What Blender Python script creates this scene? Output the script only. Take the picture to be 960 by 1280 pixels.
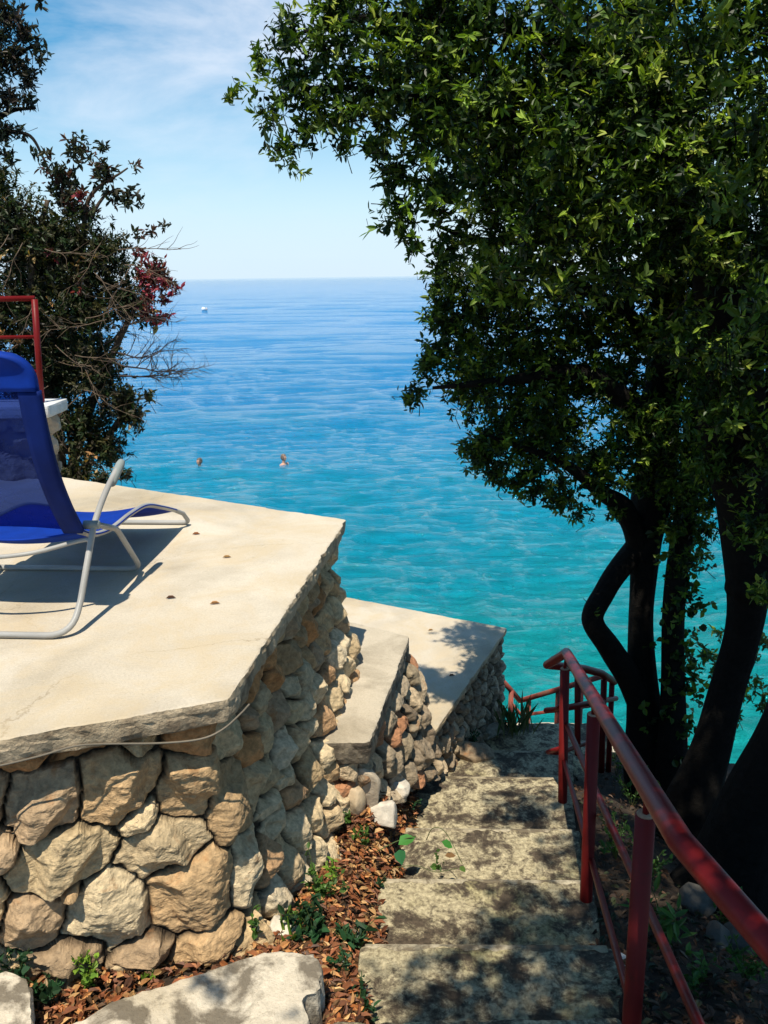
import bpy, math, random
import numpy as np
from mathutils import Vector
rad = math.radians
S = bpy.context.scene
for o in list(bpy.data.objects): bpy.data.objects.remove(o)
# ------------------------------------------------------------------ camera
FPX, PITCH, ROLL = 1050.0, rad(15.67), rad(0.8)
F_ = np.array([0, math.cos(PITCH), -math.sin(PITCH)])
U0 = np.array([0, math.sin(PITCH), math.cos(PITCH)]); R0 = np.array([1., 0, 0])
R_ = R0*math.cos(ROLL)-U0*math.sin(ROLL); U_ = U0*math.cos(ROLL)+R0*math.sin(ROLL)
cd = bpy.data.cameras.new('camera'); cam = bpy.data.objects.new('camera', cd)
S.collection.objects.link(cam); S.camera = cam
cd.sensor_fit = 'VERTICAL'; cd.sensor_height = 24; cd.lens = FPX/1280*24
cd.clip_start = .05; cd.clip_end = 60000
from mathutils import Matrix
cam.matrix_world = Matrix(((R_[0], U_[0], -F_[0], 0), (R_[1], U_[1], -F_[1], 0), (R_[2], U_[2], -F_[2], 0), (0, 0, 0, 1)))
# ------------------------------------------------------------------ light
TRAVEL = Vector((.07, .25, -.60)).normalized()          # direction the sunlight travels
w = bpy.data.worlds.new("World"); S.world = w; w.use_nodes = True
nt = w.node_tree; nt.nodes.clear()
out = nt.nodes.new('ShaderNodeOutputWorld'); bg = nt.nodes.new('ShaderNodeBackground')
sky = nt.nodes.new('ShaderNodeTexSky'); sky.sky_type = 'NISHITA'; sky.sun_disc = False
sky.sun_elevation = math.asin(-TRAVEL.z); sky.sun_rotation = math.atan2(-TRAVEL.x, -TRAVEL.y)
sky.altitude = 0; sky.air_density = 1.0; sky.dust_density = .15; sky.ozone_density = 1.6
hs = nt.nodes.new('ShaderNodeHueSaturation'); hs.inputs['Saturation'].default_value = 1.45
hs.inputs['Value'].default_value = 1.08; hs.inputs['Hue'].default_value = .488
tc = nt.nodes.new('ShaderNodeTexCoord'); mp = nt.nodes.new('ShaderNodeMapping')
mp.inputs['Scale'].default_value = (1.6, 1.6, 5.5); mp.inputs['Rotation'].default_value = (0, .25, .3)
nz = nt.nodes.new('ShaderNodeTexNoise'); nz.inputs['Scale'].default_value = 2.1; nz.inputs['Detail'].default_value = 7
nz.inputs['Roughness'].default_value = .58; nz.inputs['Distortion'].default_value = .35
cr = nt.nodes.new('ShaderNodeValToRGB'); cr.color_ramp.elements[0].position = .47; cr.color_ramp.elements[1].position = .80
mx = nt.nodes.new('ShaderNodeMix'); mx.data_type = 'RGBA'
mx.inputs[7].default_value = (7.2, 7.6, 8.4, 1)
L = nt.links.new
L(tc.outputs['Generated'], mp.inputs[0]); L(mp.outputs[0], nz.inputs['Vector']); pass
cdv = ray_dir = None
_d = (F_+R_*(225-480)/FPX+U_*(640-15)/FPX); _d = _d/np.linalg.norm(_d)
dp = nt.nodes.new('ShaderNodeVectorMath'); dp.operation = 'DOT_PRODUCT'; dp.inputs[1].default_value = [float(q) for q in _d]; L(tc.outputs['Generated'], dp.inputs[0])
dm = nt.nodes.new('ShaderNodeMapRange'); dm.inputs['From Min'].default_value = .978; dm.inputs['From Max'].default_value = 1.0; dm.inputs['To Min'].default_value = 0.0; dm.inputs['To Max'].default_value = .13; L(dp.outputs['Value'], dm.inputs[0])
aa = nt.nodes.new('ShaderNodeMath'); aa.operation = 'ADD'; L(nz.outputs['Fac'], aa.inputs[0]); L(dm.outputs[0], aa.inputs[1]); L(aa.outputs[0], cr.inputs[0])
ml = nt.nodes.new('ShaderNodeMath'); ml.operation = 'MULTIPLY'; ml.inputs[1].default_value = .8
L(cr.outputs[0], ml.inputs[0]); L(ml.outputs[0], mx.inputs[0])
L(sky.outputs[0], hs.inputs['Color']); L(hs.outputs[0], mx.inputs[6]); 
gx_ = nt.nodes.new('ShaderNodeSeparateXYZ'); L(tc.outputs['Generated'], gx_.inputs[0])
hz = nt.nodes.new('ShaderNodeMapRange'); hz.inputs['From Min'].default_value = 0; hz.inputs['From Max'].default_value = .25
hz.inputs['To Min'].default_value = .88; hz.inputs['To Max'].default_value = 0; hz.interpolation_type = 'SMOOTHSTEP'; L(gx_.outputs[2], hz.inputs[0])
mh = nt.nodes.new('ShaderNodeMix'); mh.data_type = 'RGBA'; mh.inputs[7].default_value = (5.2, 6.8, 8.2, 1)
L(hz.outputs[0], mh.inputs[0]); L(mx.outputs[2], mh.inputs[6]); L(mh.outputs[2], bg.inputs[0]); L(bg.outputs[0], out.inputs[0])
bg.inputs[1].default_value = .105
sd = bpy.data.lights.new('sun', 'SUN'); sd.energy = 5.0; sd.angle = rad(.5); sd.color = (1.0, .925, .78)
sun = bpy.data.objects.new('sun', sd); S.collection.objects.link(sun)
sun.rotation_euler = TRAVEL.to_track_quat('-Z', 'Y').to_euler()
S.view_settings.view_transform = 'Standard'; S.view_settings.look = 'None'
S.view_settings.exposure = .30; S.view_settings.gamma = 1
S.render.engine = 'CYCLES'
S.cycles.transparent_max_bounces = 16; S.cycles.max_bounces = 6
# ------------------------------------------------------------------ helpers
rng = np.random.default_rng(7); random.seed(7)
def ray(px, py): return F_ + R_*(px-480)/FPX + U_*(640-py)/FPX
def W(px, py, Y=None, Z=None, X=None):
    r = ray(px, py)
    t = Y/r[1] if Y is not None else (Z/r[2] if Z is not None else X/r[0])
    return r*t
def depth(p): return float(np.array(p)@F_)
def Wplane(px, py, p0, n):
    r = ray(px, py); return r*(np.dot(p0, n)/np.dot(r, n))
def tag(o, label=None, cat=None, group=None, kind=None):
    if label: o['label'] = label
    if cat: o['category'] = cat
    if group: o['group'] = group
    if kind: o['kind'] = kind
    return o
def empty(name, loc, label, cat, group=None):
    o = bpy.data.objects.new(name, None); S.collection.objects.link(o); o.location = [float(c) for c in loc]
    return tag(o, label, cat, group)
def mesh_obj(name, V, Fc, mat, parent=None, smooth=True, col=None):
    V = np.asarray(V, dtype=np.float64)
    if parent is not None: V = V - np.array(parent['_o']) if '_o' in parent else V - np.array(parent.location)
    me = bpy.data.meshes.new(name)
    if isinstance(Fc, np.ndarray):
        me.vertices.add(len(V)); me.vertices.foreach_set('co', V.astype(np.float32).ravel())
        n, k = Fc.shape
        me.loops.add(n*k); me.loops.foreach_set('vertex_index', Fc.astype(np.int32).ravel())
        me.polygons.add(n); me.polygons.foreach_set('loop_start', np.arange(0, n*k, k, dtype=np.int32))
        me.polygons.foreach_set('loop_total', np.full(n, k, dtype=np.int32))
        me.update(calc_edges=True); me.validate()
    else:
        me.from_pydata([tuple(v) for v in V], [], [tuple(f) for f in Fc]); me.update()
    me.polygons.foreach_set('use_smooth', np.full(len(me.polygons), smooth))
    if col is not None:
        a = me.color_attributes.new('Col', 'FLOAT_COLOR', 'POINT')
        c = np.ones((len(V), 4), dtype=np.float32); c[:, :3] = col
        a.data.foreach_set('color', c.ravel())
    me.materials.append(mat)
    o = bpy.data.objects.new(name, me); S.collection.objects.link(o)
    if parent is not None: o.parent = parent
    return o
def grand(name, V, Fc, mat, parent, **k):        # child of a part whose thing's Empty is at root
    root = parent.parent
    V = np.asarray(V, dtype=float) - np.array(root.location) if root is not None else np.asarray(V, dtype=float)
    o = mesh_obj(name, V, Fc, mat, None, **k); o.parent = parent
    return o
class MB:
    def __init__(s): s.V = []; s.F = []; s.C = []; s.n = 0
    def add(s, V, Fc, c=None):
        V = np.asarray(V, float); s.V.append(V); s.F += [tuple(int(i)+s.n for i in f) for f in Fc]
        s.C.append(np.tile(c if c is not None else (1, 1, 1), (len(V), 1))); s.n += len(V)
    def build(s, name, mat, parent=None, smooth=True, fn=mesh_obj):
        return fn(name, np.vstack(s.V), s.F, mat, parent, smooth=smooth, col=np.vstack(s.C))
def catmull(P, n=6):
    P = np.asarray(P, float)
    if len(P) < 3: return P
    Q = np.vstack([2*P[0]-P[1], P, 2*P[-1]-P[-2]]); o = []
    for i in range(1, len(Q)-2):
        for k in range(n):
            t = k/n; a, b, c, d = Q[i-1], Q[i], Q[i+1], Q[i+2]
            o.append(.5*((2*b)+(-a+c)*t+(2*a-5*b+4*c-d)*t*t+(-a+3*b-3*c+d)*t**3))
    o.append(Q[-2]); return np.array(o)
def tube(mb, P, r, seg=10, cap=True, sm=0, rough=0, c=None):
    P = np.asarray(P, float); r = np.broadcast_to(np.asarray(r, float), (len(P),)).copy()
    if sm:
        Q = catmull(np.hstack([P, r[:, None]]), sm); P = Q[:, :3]; r = Q[:, 3]
    n = len(P); T = np.gradient(P, axis=0); T /= np.linalg.norm(T, axis=1)[:, None]+1e-12
    up = np.array([0, 0, 1.]) if abs(T[0][2]) < .9 else np.array([1., 0, 0])
    a = np.cross(T[0], up); a /= np.linalg.norm(a); V = []
    ph = rng.random(4)*6
    for i in range(n):
        a = a - T[i]*np.dot(a, T[i]); a /= np.linalg.norm(a); b = np.cross(T[i], a)
        for k in range(seg):
            th = 2*math.pi*k/seg
            rr = r[i]*(1+rough*(math.sin(2*th+ph[0]+i*.09)+.7*math.sin(3*th+ph[1]-i*.13)+.5*math.sin(5*th+ph[2]+i*.2)))
            V.append(P[i]+(a*math.cos(th)+b*math.sin(th))*rr)
    Fc = [(i*seg+k, i*seg+(k+1) % seg, (i+1)*seg+(k+1) % seg, (i+1)*seg+k) for i in range(n-1) for k in range(seg)]
    if cap: Fc += [tuple(range(seg-1, -1, -1)), tuple((n-1)*seg+k for k in range(seg))]
    mb.add(V, Fc, c)
_L = np.random.default_rng(3).random((256, 256))
def vn(x, y):
    x = np.asarray(x, float); y = np.asarray(y, float)
    xi = np.floor(x).astype(int); yi = np.floor(y).astype(int); fx = x-xi; fy = y-yi
    fx = fx*fx*(3-2*fx); fy = fy*fy*(3-2*fy)
    g = lambda a, b: _L[a & 255, b & 255]
    return (g(xi, yi)*(1-fx)+g(xi+1, yi)*fx)*(1-fy)+(g(xi, yi+1)*(1-fx)+g(xi+1, yi+1)*fx)*fy*1.0
def fbm(x, y, o=4, g=.5):
    s = 0; a = 1; t = 0
    for k in range(o):
        s = s+a*vn(x*2**k+17.3*k, y*2**k+9.1*k); t += a; a *= g
    return s/t-.5
# ------------------------------------------------------------------ materials
def mat(name):
    m = bpy.data.materials.new(name); m.use_nodes = True
    return m, m.node_tree, m.node_tree.nodes['Principled BSDF']
def noise(nt, sc, det=6, rough=.6, vec=None, dist=0):
    n = nt.nodes.new('ShaderNodeTexNoise'); n.inputs['Scale'].default_value = sc; n.inputs['Detail'].default_value = det
    n.inputs['Roughness'].default_value = rough; n.inputs['Distortion'].default_value = dist
    if vec is not None: nt.links.new(vec, n.inputs['Vector'])
    return n
def geopos(nt):
    g = nt.nodes.new('ShaderNodeNewGeometry'); return g.outputs['Position']
def ramp(nt, fac, stops):
    r = nt.nodes.new('ShaderNodeValToRGB'); e = r.color_ramp.elements
    while len(e) < len(stops): e.new(.5)
    for q, (p, c) in zip(e, stops): q.position = p; q.color = (*c, 1)
    nt.links.new(fac, r.inputs[0]); return r
def mixc(nt, f, a, b, bt='MIX'):
    m = nt.nodes.new('ShaderNodeMix'); m.data_type = 'RGBA'; m.blend_type = bt
    for s, v in ((0, f), (6, a), (7, b)):
        if isinstance(v, (int, float)): m.inputs[s].default_value = v
        elif isinstance(v, tuple): m.inputs[s].default_value = (*v, 1)
        else: nt.links.new(v, m.inputs[s])
    return m.outputs[2]
def bump(nt, p, h, strength, dist):
    b = nt.nodes.new('ShaderNodeBump'); b.inputs['Strength'].default_value = strength; b.inputs['Distance'].default_value = dist
    nt.links.new(h, b.inputs['Height']); nt.links.new(b.outputs[0], p.inputs['Normal'])
def m_concrete(name, c1, c2, stain, lo=.45, hi=.62, sc=1.3, pit=.0022, fine=115):
    m, nt, p = mat(name); pos = geopos(nt)
    a = noise(nt, sc, 8, .62, pos, .3); b = noise(nt, fine, 5, .7, pos); c = noise(nt, sc*3.7, 6, .65, pos)
    base = mixc(nt, c.outputs[0], c1, c2)
    r = ramp(nt, a.outputs[0], [(lo, (0, 0, 0)), (hi, (1, 1, 1))])
    col = mixc(nt, r.outputs[0], base, stain)
    r2 = ramp(nt, b.outputs[0], [(.3, (.84, .84, .84)), (.7, (1.08, 1.08, 1.08))])
    col = mixc(nt, 1.0, col, r2.outputs[0], 'MULTIPLY')
    big = noise(nt, .9, 5, .55, pos, .5); r4 = ramp(nt, big.outputs[0], [(.36, (.80, .77, .70)), (.5, (1, 1, 1)), (.66, (1.10, 1.12, 1.15))])
    col = mixc(nt, 1.0, col, r4.outputs[0], 'MULTIPLY')
    sp = noise(nt, 210, 2, .5, pos); r5 = ramp(nt, sp.outputs[0], [(.26, (.45, .4, .34)), (.33, (1, 1, 1))])
    col = mixc(nt, 1.0, col, r5.outputs[0], 'MULTIPLY')
    nt.links.new(col, p.inputs['Base Color']); p.inputs['Roughness'].default_value = .9
    ad = nt.nodes.new('ShaderNodeMath'); ad.operation = 'ADD'
    nt.links.new(b.outputs[0], ad.inputs[0]); nt.links.new(c.outputs[0], ad.inputs[1])
    bump(nt, p, ad.outputs[0], .9, pit)
    return m
M = {}
M['slab'] = m_concrete('pale_concrete', (.58, .51, .40), (.49, .42, .325), (.38, .32, .235), .48, .70, 1.7)
def weather(m):
    nt = m.node_tree; p = nt.nodes['Principled BSDF']; src = p.inputs['Base Color'].links[0].from_socket; pos = geopos(nt)
    n = noise(nt, 2.2, 6, .7, pos); wv = nt.nodes.new('ShaderNodeMix'); wv.data_type = 'RGBA'; wv.inputs[0].default_value = .22
    nt.links.new(pos, wv.inputs[6]); nt.links.new(n.outputs['Color'], wv.inputs[7])
    v = nt.nodes.new('ShaderNodeTexVoronoi'); v.feature = 'DISTANCE_TO_EDGE'; v.inputs['Scale'].default_value = 1.05; nt.links.new(wv.outputs[2], v.inputs['Vector'])
    r = ramp(nt, v.outputs['Distance'], [(.0, (.62, .62, .62)), (.0035, (0, 0, 0))])
    k = noise(nt, 1.1, 3, .5, pos); rk = ramp(nt, k.outputs[0], [(.48, (0, 0, 0)), (.56, (1, 1, 1))])
    f = mixc(nt, 1.0, r.outputs[0], rk.outputs[0], 'MULTIPLY'); c = mixc(nt, f, src, (.20, .15, .09))
    y = noise(nt, 3.1, 9, .72, pos, .6); ry = ramp(nt, y.outputs[0], [(.46, (0, 0, 0)), (.62, (.55, .55, .55))]); c = mixc(nt, ry.outputs[0], c, (.50, .39, .24))
    g = noise(nt, 26, 6, .8, pos); rg = ramp(nt, g.outputs[0], [(.60, (0, 0, 0)), (.72, (.5, .5, .5))]); c = mixc(nt, rg.outputs[0], c, (.30, .24, .16))
    nt.links.new(c, p.inputs['Base Color'])
weather(M['slab'])
M['slab_grey'] = m_concrete('grey_concrete', (.50, .43, .33), (.42, .36, .27), (.22, .185, .13), .46, .66, 2.2)
M['worn'] = m_concrete('worn_edge_concrete', (.46, .40, .28), (.36, .30, .20), (.14, .11, .07), .42, .56, 14)
def m_step():
    m, nt, p = mat('mossy_step_concrete'); pos = geopos(nt)
    oi = nt.nodes.new('ShaderNodeObjectInfo'); va = nt.nodes.new('ShaderNodeVectorMath'); va.operation = 'ADD'
    cm = nt.nodes.new('ShaderNodeVectorMath'); cm.operation = 'SCALE'; cm.inputs[0].default_value = (13, 7, 5); nt.links.new(oi.outputs['Random'], cm.inputs['Scale'])
    nt.links.new(pos, va.inputs[0]); nt.links.new(cm.outputs[0], va.inputs[1]); pos = va.outputs[0]
    a = noise(nt, 5.2, 10, .76, pos, .7); b = noise(nt, 55, 6, .75, pos); c = noise(nt, 11, 8, .75, pos, .4); d = noise(nt, 2.0, 5, .6, pos)
    base = mixc(nt, c.outputs[0], (.52, .45, .29), (.36, .30, .18))
    gr = ramp(nt, d.outputs[0], [(.52, (0, 0, 0)), (.66, (.8, .8, .8))])
    base = mixc(nt, gr.outputs[0], base, (.33, .29, .12))
    s = mixc(nt, .5, a.outputs[0], c.outputs[0])
    r = ramp(nt, s, [(.455, (1, 1, 1)), (.495, (.6, .6, .6)), (.53, (0, 0, 0))])
    col = mixc(nt, r.outputs[0], base, (.075, .054, .034))
    r2 = ramp(nt, b.outputs[0], [(.38, (.45, .43, .4)), (.62, (1.3, 1.3, 1.3))])
    col = mixc(nt, 1.0, col, r2.outputs[0], 'MULTIPLY')
    nt.links.new(col, p.inputs['Base Color']); p.inputs['Roughness'].default_value = .92
    ad = nt.nodes.new('ShaderNodeMath'); ad.operation = 'ADD'
    nt.links.new(b.outputs[0], ad.inputs[0]); nt.links.new(c.outputs[0], ad.inputs[1])
    bump(nt, p, ad.outputs[0], 1, .007)
    return m
M['step'] = m_step()
M['block'] = m_concrete('lichen_concrete', (.64, .56, .44), (.50, .43, .32), (.17, .14, .10), .48, .57, 5.5, .008, 45)
def m_attr(name, rough=.85, nscale=30, nb=.6, bd=.006, lo=.6, hi=1.3, trans=0, spec=.5, gl=None):
    m, nt, p = mat(name); at = nt.nodes.new('ShaderNodeVertexColor'); at.layer_name = 'Col'; pos = geopos(nt)
    n = noise(nt, nscale, 8, .7, pos, .3)
    r = ramp(nt, n.outputs[0], [(.3, (lo,)*3), (.7, (hi,)*3)])
    col = mixc(nt, 1.0, at.outputs[0], r.outputs[0], 'MULTIPLY')
    nt.links.new(col, p.inputs['Base Color']); p.inputs['Roughness'].default_value = rough
    p.inputs['Specular IOR Level'].default_value = spec
    if nb: bump(nt, p, n.outputs[0], nb, bd)
    if trans:
        t = nt.nodes.new('ShaderNodeBsdfTranslucent'); ms = nt.nodes.new('ShaderNodeMixShader'); ms.inputs[0].default_value = trans
        tcol = mixc(nt, 1.0, col, (1.5, 1.7, .5), 'MULTIPLY'); nt.links.new(tcol, t.inputs[0])
        nt.links.new(p.outputs[0], ms.inputs[1]); nt.links.new(t.outputs[0], ms.inputs[2])
        nt.links.new(ms.outputs[0], nt.nodes['Material Output'].inputs[0])
    return m
def m_stone(name):
    m = m_attr(name, .88, 40, 1.0, .011, .55, 1.4, spec=.3); nt = m.node_tree; p = nt.nodes['Principled BSDF']
    src = p.inputs['Base Color'].links[0].from_socket; pos = geopos(nt)
    a = noise(nt, 5.5, 7, .7, pos, .8); r = ramp(nt, a.outputs[0], [(.58, (0, 0, 0)), (.70, (.7, .7, .7))])
    col = mixc(nt, r.outputs[0], src, (.36, .155, .05))
    b = noise(nt, 9, 8, .75, pos, .5); r = ramp(nt, b.outputs[0], [(.58, (0, 0, 0)), (.70, (.8, .8, .8))])
    col = mixc(nt, r.outputs[0], col, (.13, .10, .07))
    nt.links.new(col, p.inputs['Base Color']); return m
M['stone'] = m_stone('rubble_stone'); M['white_stone'] = m_attr('pale_limestone', .85, 24, 1.0, .008, .72, 1.18)
M['leaf'] = m_attr('glossy_leaf', .45, 40, 0, 0, .85, 1.12, .25, .28)
M['litter'] = m_attr('dead_leaf', .65, 60, .3, .002, .6, 1.3)
M['bark'] = m_attr('bark', .95, 26, 1.0, .02, .4, 1.4, spec=.15)
M['skin'] = m_attr('skin', .45, 40, 0, 0, .95, 1.05)
def m_paint(name, c, c2, rough=.4, lo=.62, hi=.66, nsc=9):
    m, nt, p = mat(name); pos = geopos(nt); a = noise(nt, nsc, 7, .7, pos); b = noise(nt, 120, 3, .6, pos)
    r = ramp(nt, a.outputs[0], [(lo, (0, 0, 0)), (hi, (1, 1, 1))]); q = noise(nt, 4, 4, .5, pos)
    v = ramp(nt, q.outputs[0], [(.3, (.8, .8, .8)), (.7, (1.15, 1.15, 1.15))])
    col = mixc(nt, 1.0, mixc(nt, r.outputs[0], c, c2), v.outputs[0], 'MULTIPLY'); nt.links.new(col, p.inputs['Base Color'])
    p.inputs['Roughness'].default_value = rough; p.inputs['Specular IOR Level'].default_value = .16; bump(nt, p, b.outputs[0], .25, .002); return m
M['red'] = m_paint('red_rail_paint', (.17, .009, .009), (.09, .015, .010), .42, .60, .72)
M['red_post'] = m_paint('dark_red_post_paint', (.13, .009, .008), (.06, .013, .008), .5, .55, .72)
M['rust'] = m_paint('weathered_rail_paint', (.30, .075, .055), (.19, .10, .07), .6, .5, .6)
M['alu'] = m_paint('grey_powder_coated_tube', (.33, .32, .30), (.28, .27, .25), .35)
M['cap'] = m_paint('grey_plastic_cap', (.24, .27, .26), (.20, .23, .22), .5)
M['cable'] = m_paint('grey_cable', (.17, .145, .11), (.12, .10, .08), .7)
M['woodtop'] = m_paint('raw_post_end', (.40, .26, .17), (.25, .13, .08), .9, .4, .6)
def m_cloth(name, c, transp):
    m, nt, p = mat(name); pos = geopos(nt); b = noise(nt, 14, 4, .5, pos)
    r = ramp(nt, b.outputs[0], [(.3, tuple(.8*x for x in c)), (.7, tuple(1.15*x for x in c))])
    nt.links.new(r.outputs[0], p.inputs['Base Color']); p.inputs['Roughness'].default_value = .75
    p.inputs['Specular IOR Level'].default_value = .25
    tl = nt.nodes.new('ShaderNodeBsdfTranslucent'); nt.links.new(r.outputs[0], tl.inputs[0])
    ms = nt.nodes.new('ShaderNodeMixShader'); ms.inputs[0].default_value = .3
    nt.links.new(p.outputs[0], ms.inputs[1]); nt.links.new(tl.outputs[0], ms.inputs[2]); o = ms.outputs[0]
    if transp:
        tr = nt.nodes.new('ShaderNodeBsdfTransparent'); tr.inputs[0].default_value = (.06, .11, .38, 1); m2 = nt.nodes.new('ShaderNodeMixShader'); m2.inputs[0].default_value = transp
        nt.links.new(o, m2.inputs[1]); nt.links.new(tr.outputs[0], m2.inputs[2]); o = m2.outputs[0]
    nt.links.new(o, nt.nodes['Material Output'].inputs[0]); return m
M['mesh'] = m_cloth('blue_mesh_fabric', (.003, .018, .17), .55)
M['navy'] = m_cloth('navy_hem', (.002, .020, .17), 0); M['cloth'] = m_cloth('blue_fabric', (.002, .042, .36), 0)
def m_ground():
    m, nt, p = mat('soil'); pos = geopos(nt); a = noise(nt, 3, 8, .7, pos); b = noise(nt, 40, 6, .7, pos)
    r = ramp(nt, a.outputs[0], [(.35, (.025, .017, .010)), (.55, (.06, .035, .018)), (.7, (.10, .07, .04))])
    r2 = ramp(nt, b.outputs[0], [(.3, (.5, .5, .5)), (.7, (1.3, 1.3, 1.3))])
    nt.links.new(mixc(nt, 1.0, r.outputs[0], r2.outputs[0], 'MULTIPLY'), p.inputs['Base Color']); p.inputs['Roughness'].default_value = 1
    bump(nt, p, b.outputs[0], 1, .03); return m
M['ground'] = m_ground()
def m_sea():
    m, nt, p = mat('sea_water'); pos = geopos(nt)
    sx = nt.nodes.new('ShaderNodeSeparateXYZ'); nt.links.new(pos, sx.inputs[0])
    mr = nt.nodes.new('ShaderNodeMath'); mr.operation = 'LOGARITHM'; mr.inputs[1].default_value = 10
    nt.links.new(sx.outputs[1], mr.inputs[0])
    n = noise(nt, .12, 5, .6, pos, .5)
    ad = nt.nodes.new('ShaderNodeMath'); ad.operation = 'MULTIPLY_ADD'; ad.inputs[1].default_value = .35; 
    nt.links.new(n.outputs[0], ad.inputs[0]); nt.links.new(mr.outputs[0], ad.inputs[2])
    dv = nt.nodes.new('ShaderNodeMath'); dv.operation = 'MULTIPLY_ADD'; dv.inputs[1].default_value = .4; dv.inputs[2].default_value = -.4
    nt.links.new(ad.outputs[0], dv.inputs[0])     # (log10(Y)+n*.35-1)*.4
    r = ramp(nt, dv.outputs[0], [(.04, (.007, .29, .27)), (.13, (.004, .25, .29)), (.23, (.003, .23, .38)), (.32, (.003, .18, .41)), (.5, (.004, .19, .46)), (.9, (.005, .16, .40))])
    nt.links.new(r.outputs[0], p.inputs['Base Color']); p.inputs['Roughness'].default_value = .05; p.inputs['IOR'].default_value = 1.33
    mp = nt.nodes.new('ShaderNodeMapping'); mp.inputs['Scale'].default_value = (.55, 1.5, 1); mp.inputs['Rotation'].default_value = (0, 0, .18)
    nt.links.new(pos, mp.inputs[0])
    a = noise(nt, 2.2, 7, .68, mp.outputs[0], .5); bump(nt, p, a.outputs[0], 1.0, .36); return m
M['sea'] = m_sea()
# ------------------------------------------------------------------ sea
SEA = -6.2
def build_sea():
    rows = [0.5, 3]; y = 6.0
    while y < 60: rows.append(y); y *= 1.0042
    while y < 400: rows.append(y); y *= 1.007
    while y < 1200: rows.append(y); y *= 1.03
    while y < 45000: rows.append(y); y *= 1.25
    rows = np.array(rows); ang = np.tan(np.linspace(rad(-56), rad(60), 700))
    Yg, A = np.meshgrid(rows, ang, indexing='ij'); Xg = A*Yg; dy = np.gradient(rows)[:, None]
    X2, Y2 = Xg, Yg
    def wave(sx, sy, rot, amp, ln, sharp=1.0):
        c, s = math.cos(rot), math.sin(rot); u = (X2*c+Y2*s)/sx; v = (-X2*s+Y2*c)/sy
        h = vn(u, v); h = 1-np.abs(2*h-1)**sharp
        f = np.clip((ln/np.maximum(dy, .01)-2)/4, 0, 1)
        return amp*(h-.5)*f
    Z = wave(2.0, .95, .2, .11, .95, 1.2)+wave(.80, .36, -.15, .105, .36, 1.0)+wave(.40, .19, .30, .080, .19)+wave(.20, .10, -.3, .038, .10)+wave(6, 2.4, .1, .10, 2.4)+wave(20, 8, -.05, .25, 8)
    Z *= (Yg > 5); Z = Z+SEA
    V = np.stack([X2, Y2, Z], -1).reshape(-1, 3); n, k = Yg.shape
    i = (np.arange(n-1)[:, None]*k+np.arange(k-1)).ravel()
    Fc = np.stack([i, i+k, i+k+1, i+1], 1)[:, ::-1]
    o = mesh_obj('sea', V, Fc, M['sea']); tag(o, kind='structure')
build_sea()
# ------------------------------------------------------------------ ground
ZY = np.array([(-6, -1.1), (0, -1.62), (1.2, -1.9), (1.8, -2.08), (2.41, -2.34), (2.98, -2.54), (3.54, -2.70), (4.23, -2.88), (4.7, -3.05), (5.5, -3.25), (6.2, -4.15), (7.8, -4.7), (9, -6.3), (12, -8), (40, -12)])
def gz(x, y, nz=True):
    x = np.asarray(x, float); y = np.asarray(y, float)
    z = np.interp(y, ZY[:, 0], ZY[:, 1])
    t = np.clip(x-1.15, 0, 6)
    z = z-.13*t - .10*np.clip(t*4, 0, 1) + .0*t
    l = np.clip(-.35-x, 0, 5)
    z = z+np.where(y < 2.6, .09*l+.02*np.clip(l*5, 0, 1), 0) - np.where(y > 4.2, .45*np.clip(-x, 0, 3)*np.clip((y-4.2)/1.5, 0, 1), 0)
    xl = np.interp(y, [1, 2.41, 2.98, 3.54, 4.23, 5.2], [-.25, -.09, -.015, .076, .195, .25]); xr = np.interp(y, [1, 2.41, 2.98, 3.54, 4.23, 5.2], [.6, .76, .835, .926, 1.045, 1.25])
    ins_ = np.clip((x-xl)/.10-.3, 0, 1)*np.clip((xr-x)/.06, 0, 1)*(y < 5.3)
    bk = np.interp(y, [1.8, 2.4, 3.0, 3.4, 4.3, 4.8], [0, .12, .20, .34, .26, 0]); z = z+bk*np.clip((xl+.02-x)/.14, 0, 1)*(x < 1)
    if nz: z = z+(.10*fbm(x*1.7+5, y*1.7)+.04*fbm(x*7, y*7+3))*(1-ins_)
    return z-.28*ins_
    if nz: z = z+.10*fbm(x*1.7+5, y*1.7)+.04*fbm(x*7, y*7+3)
    return z
gx = np.concatenate([np.linspace(-40, -4.2, 25), np.arange(-4, 7, .045), np.linspace(7.2, 50, 30)])
gy = np.concatenate([np.linspace(-12, -1.2, 20), np.arange(-1, 9.5, .05), np.linspace(9.6, 30, 15)])
GX, GY = np.meshgrid(gx, gy, indexing='ij'); GZ = gz(GX, GY)
V = np.stack([GX, GY, GZ], -1).reshape(-1, 3); n, k = GX.shape
i = (np.arange(n-1)[:, None]*k+np.arange(k-1)).ravel()
tag(mesh_obj('ground', V, np.stack([i, i+k, i+k+1, i+1], 1), M['ground']), kind='structure')
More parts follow.
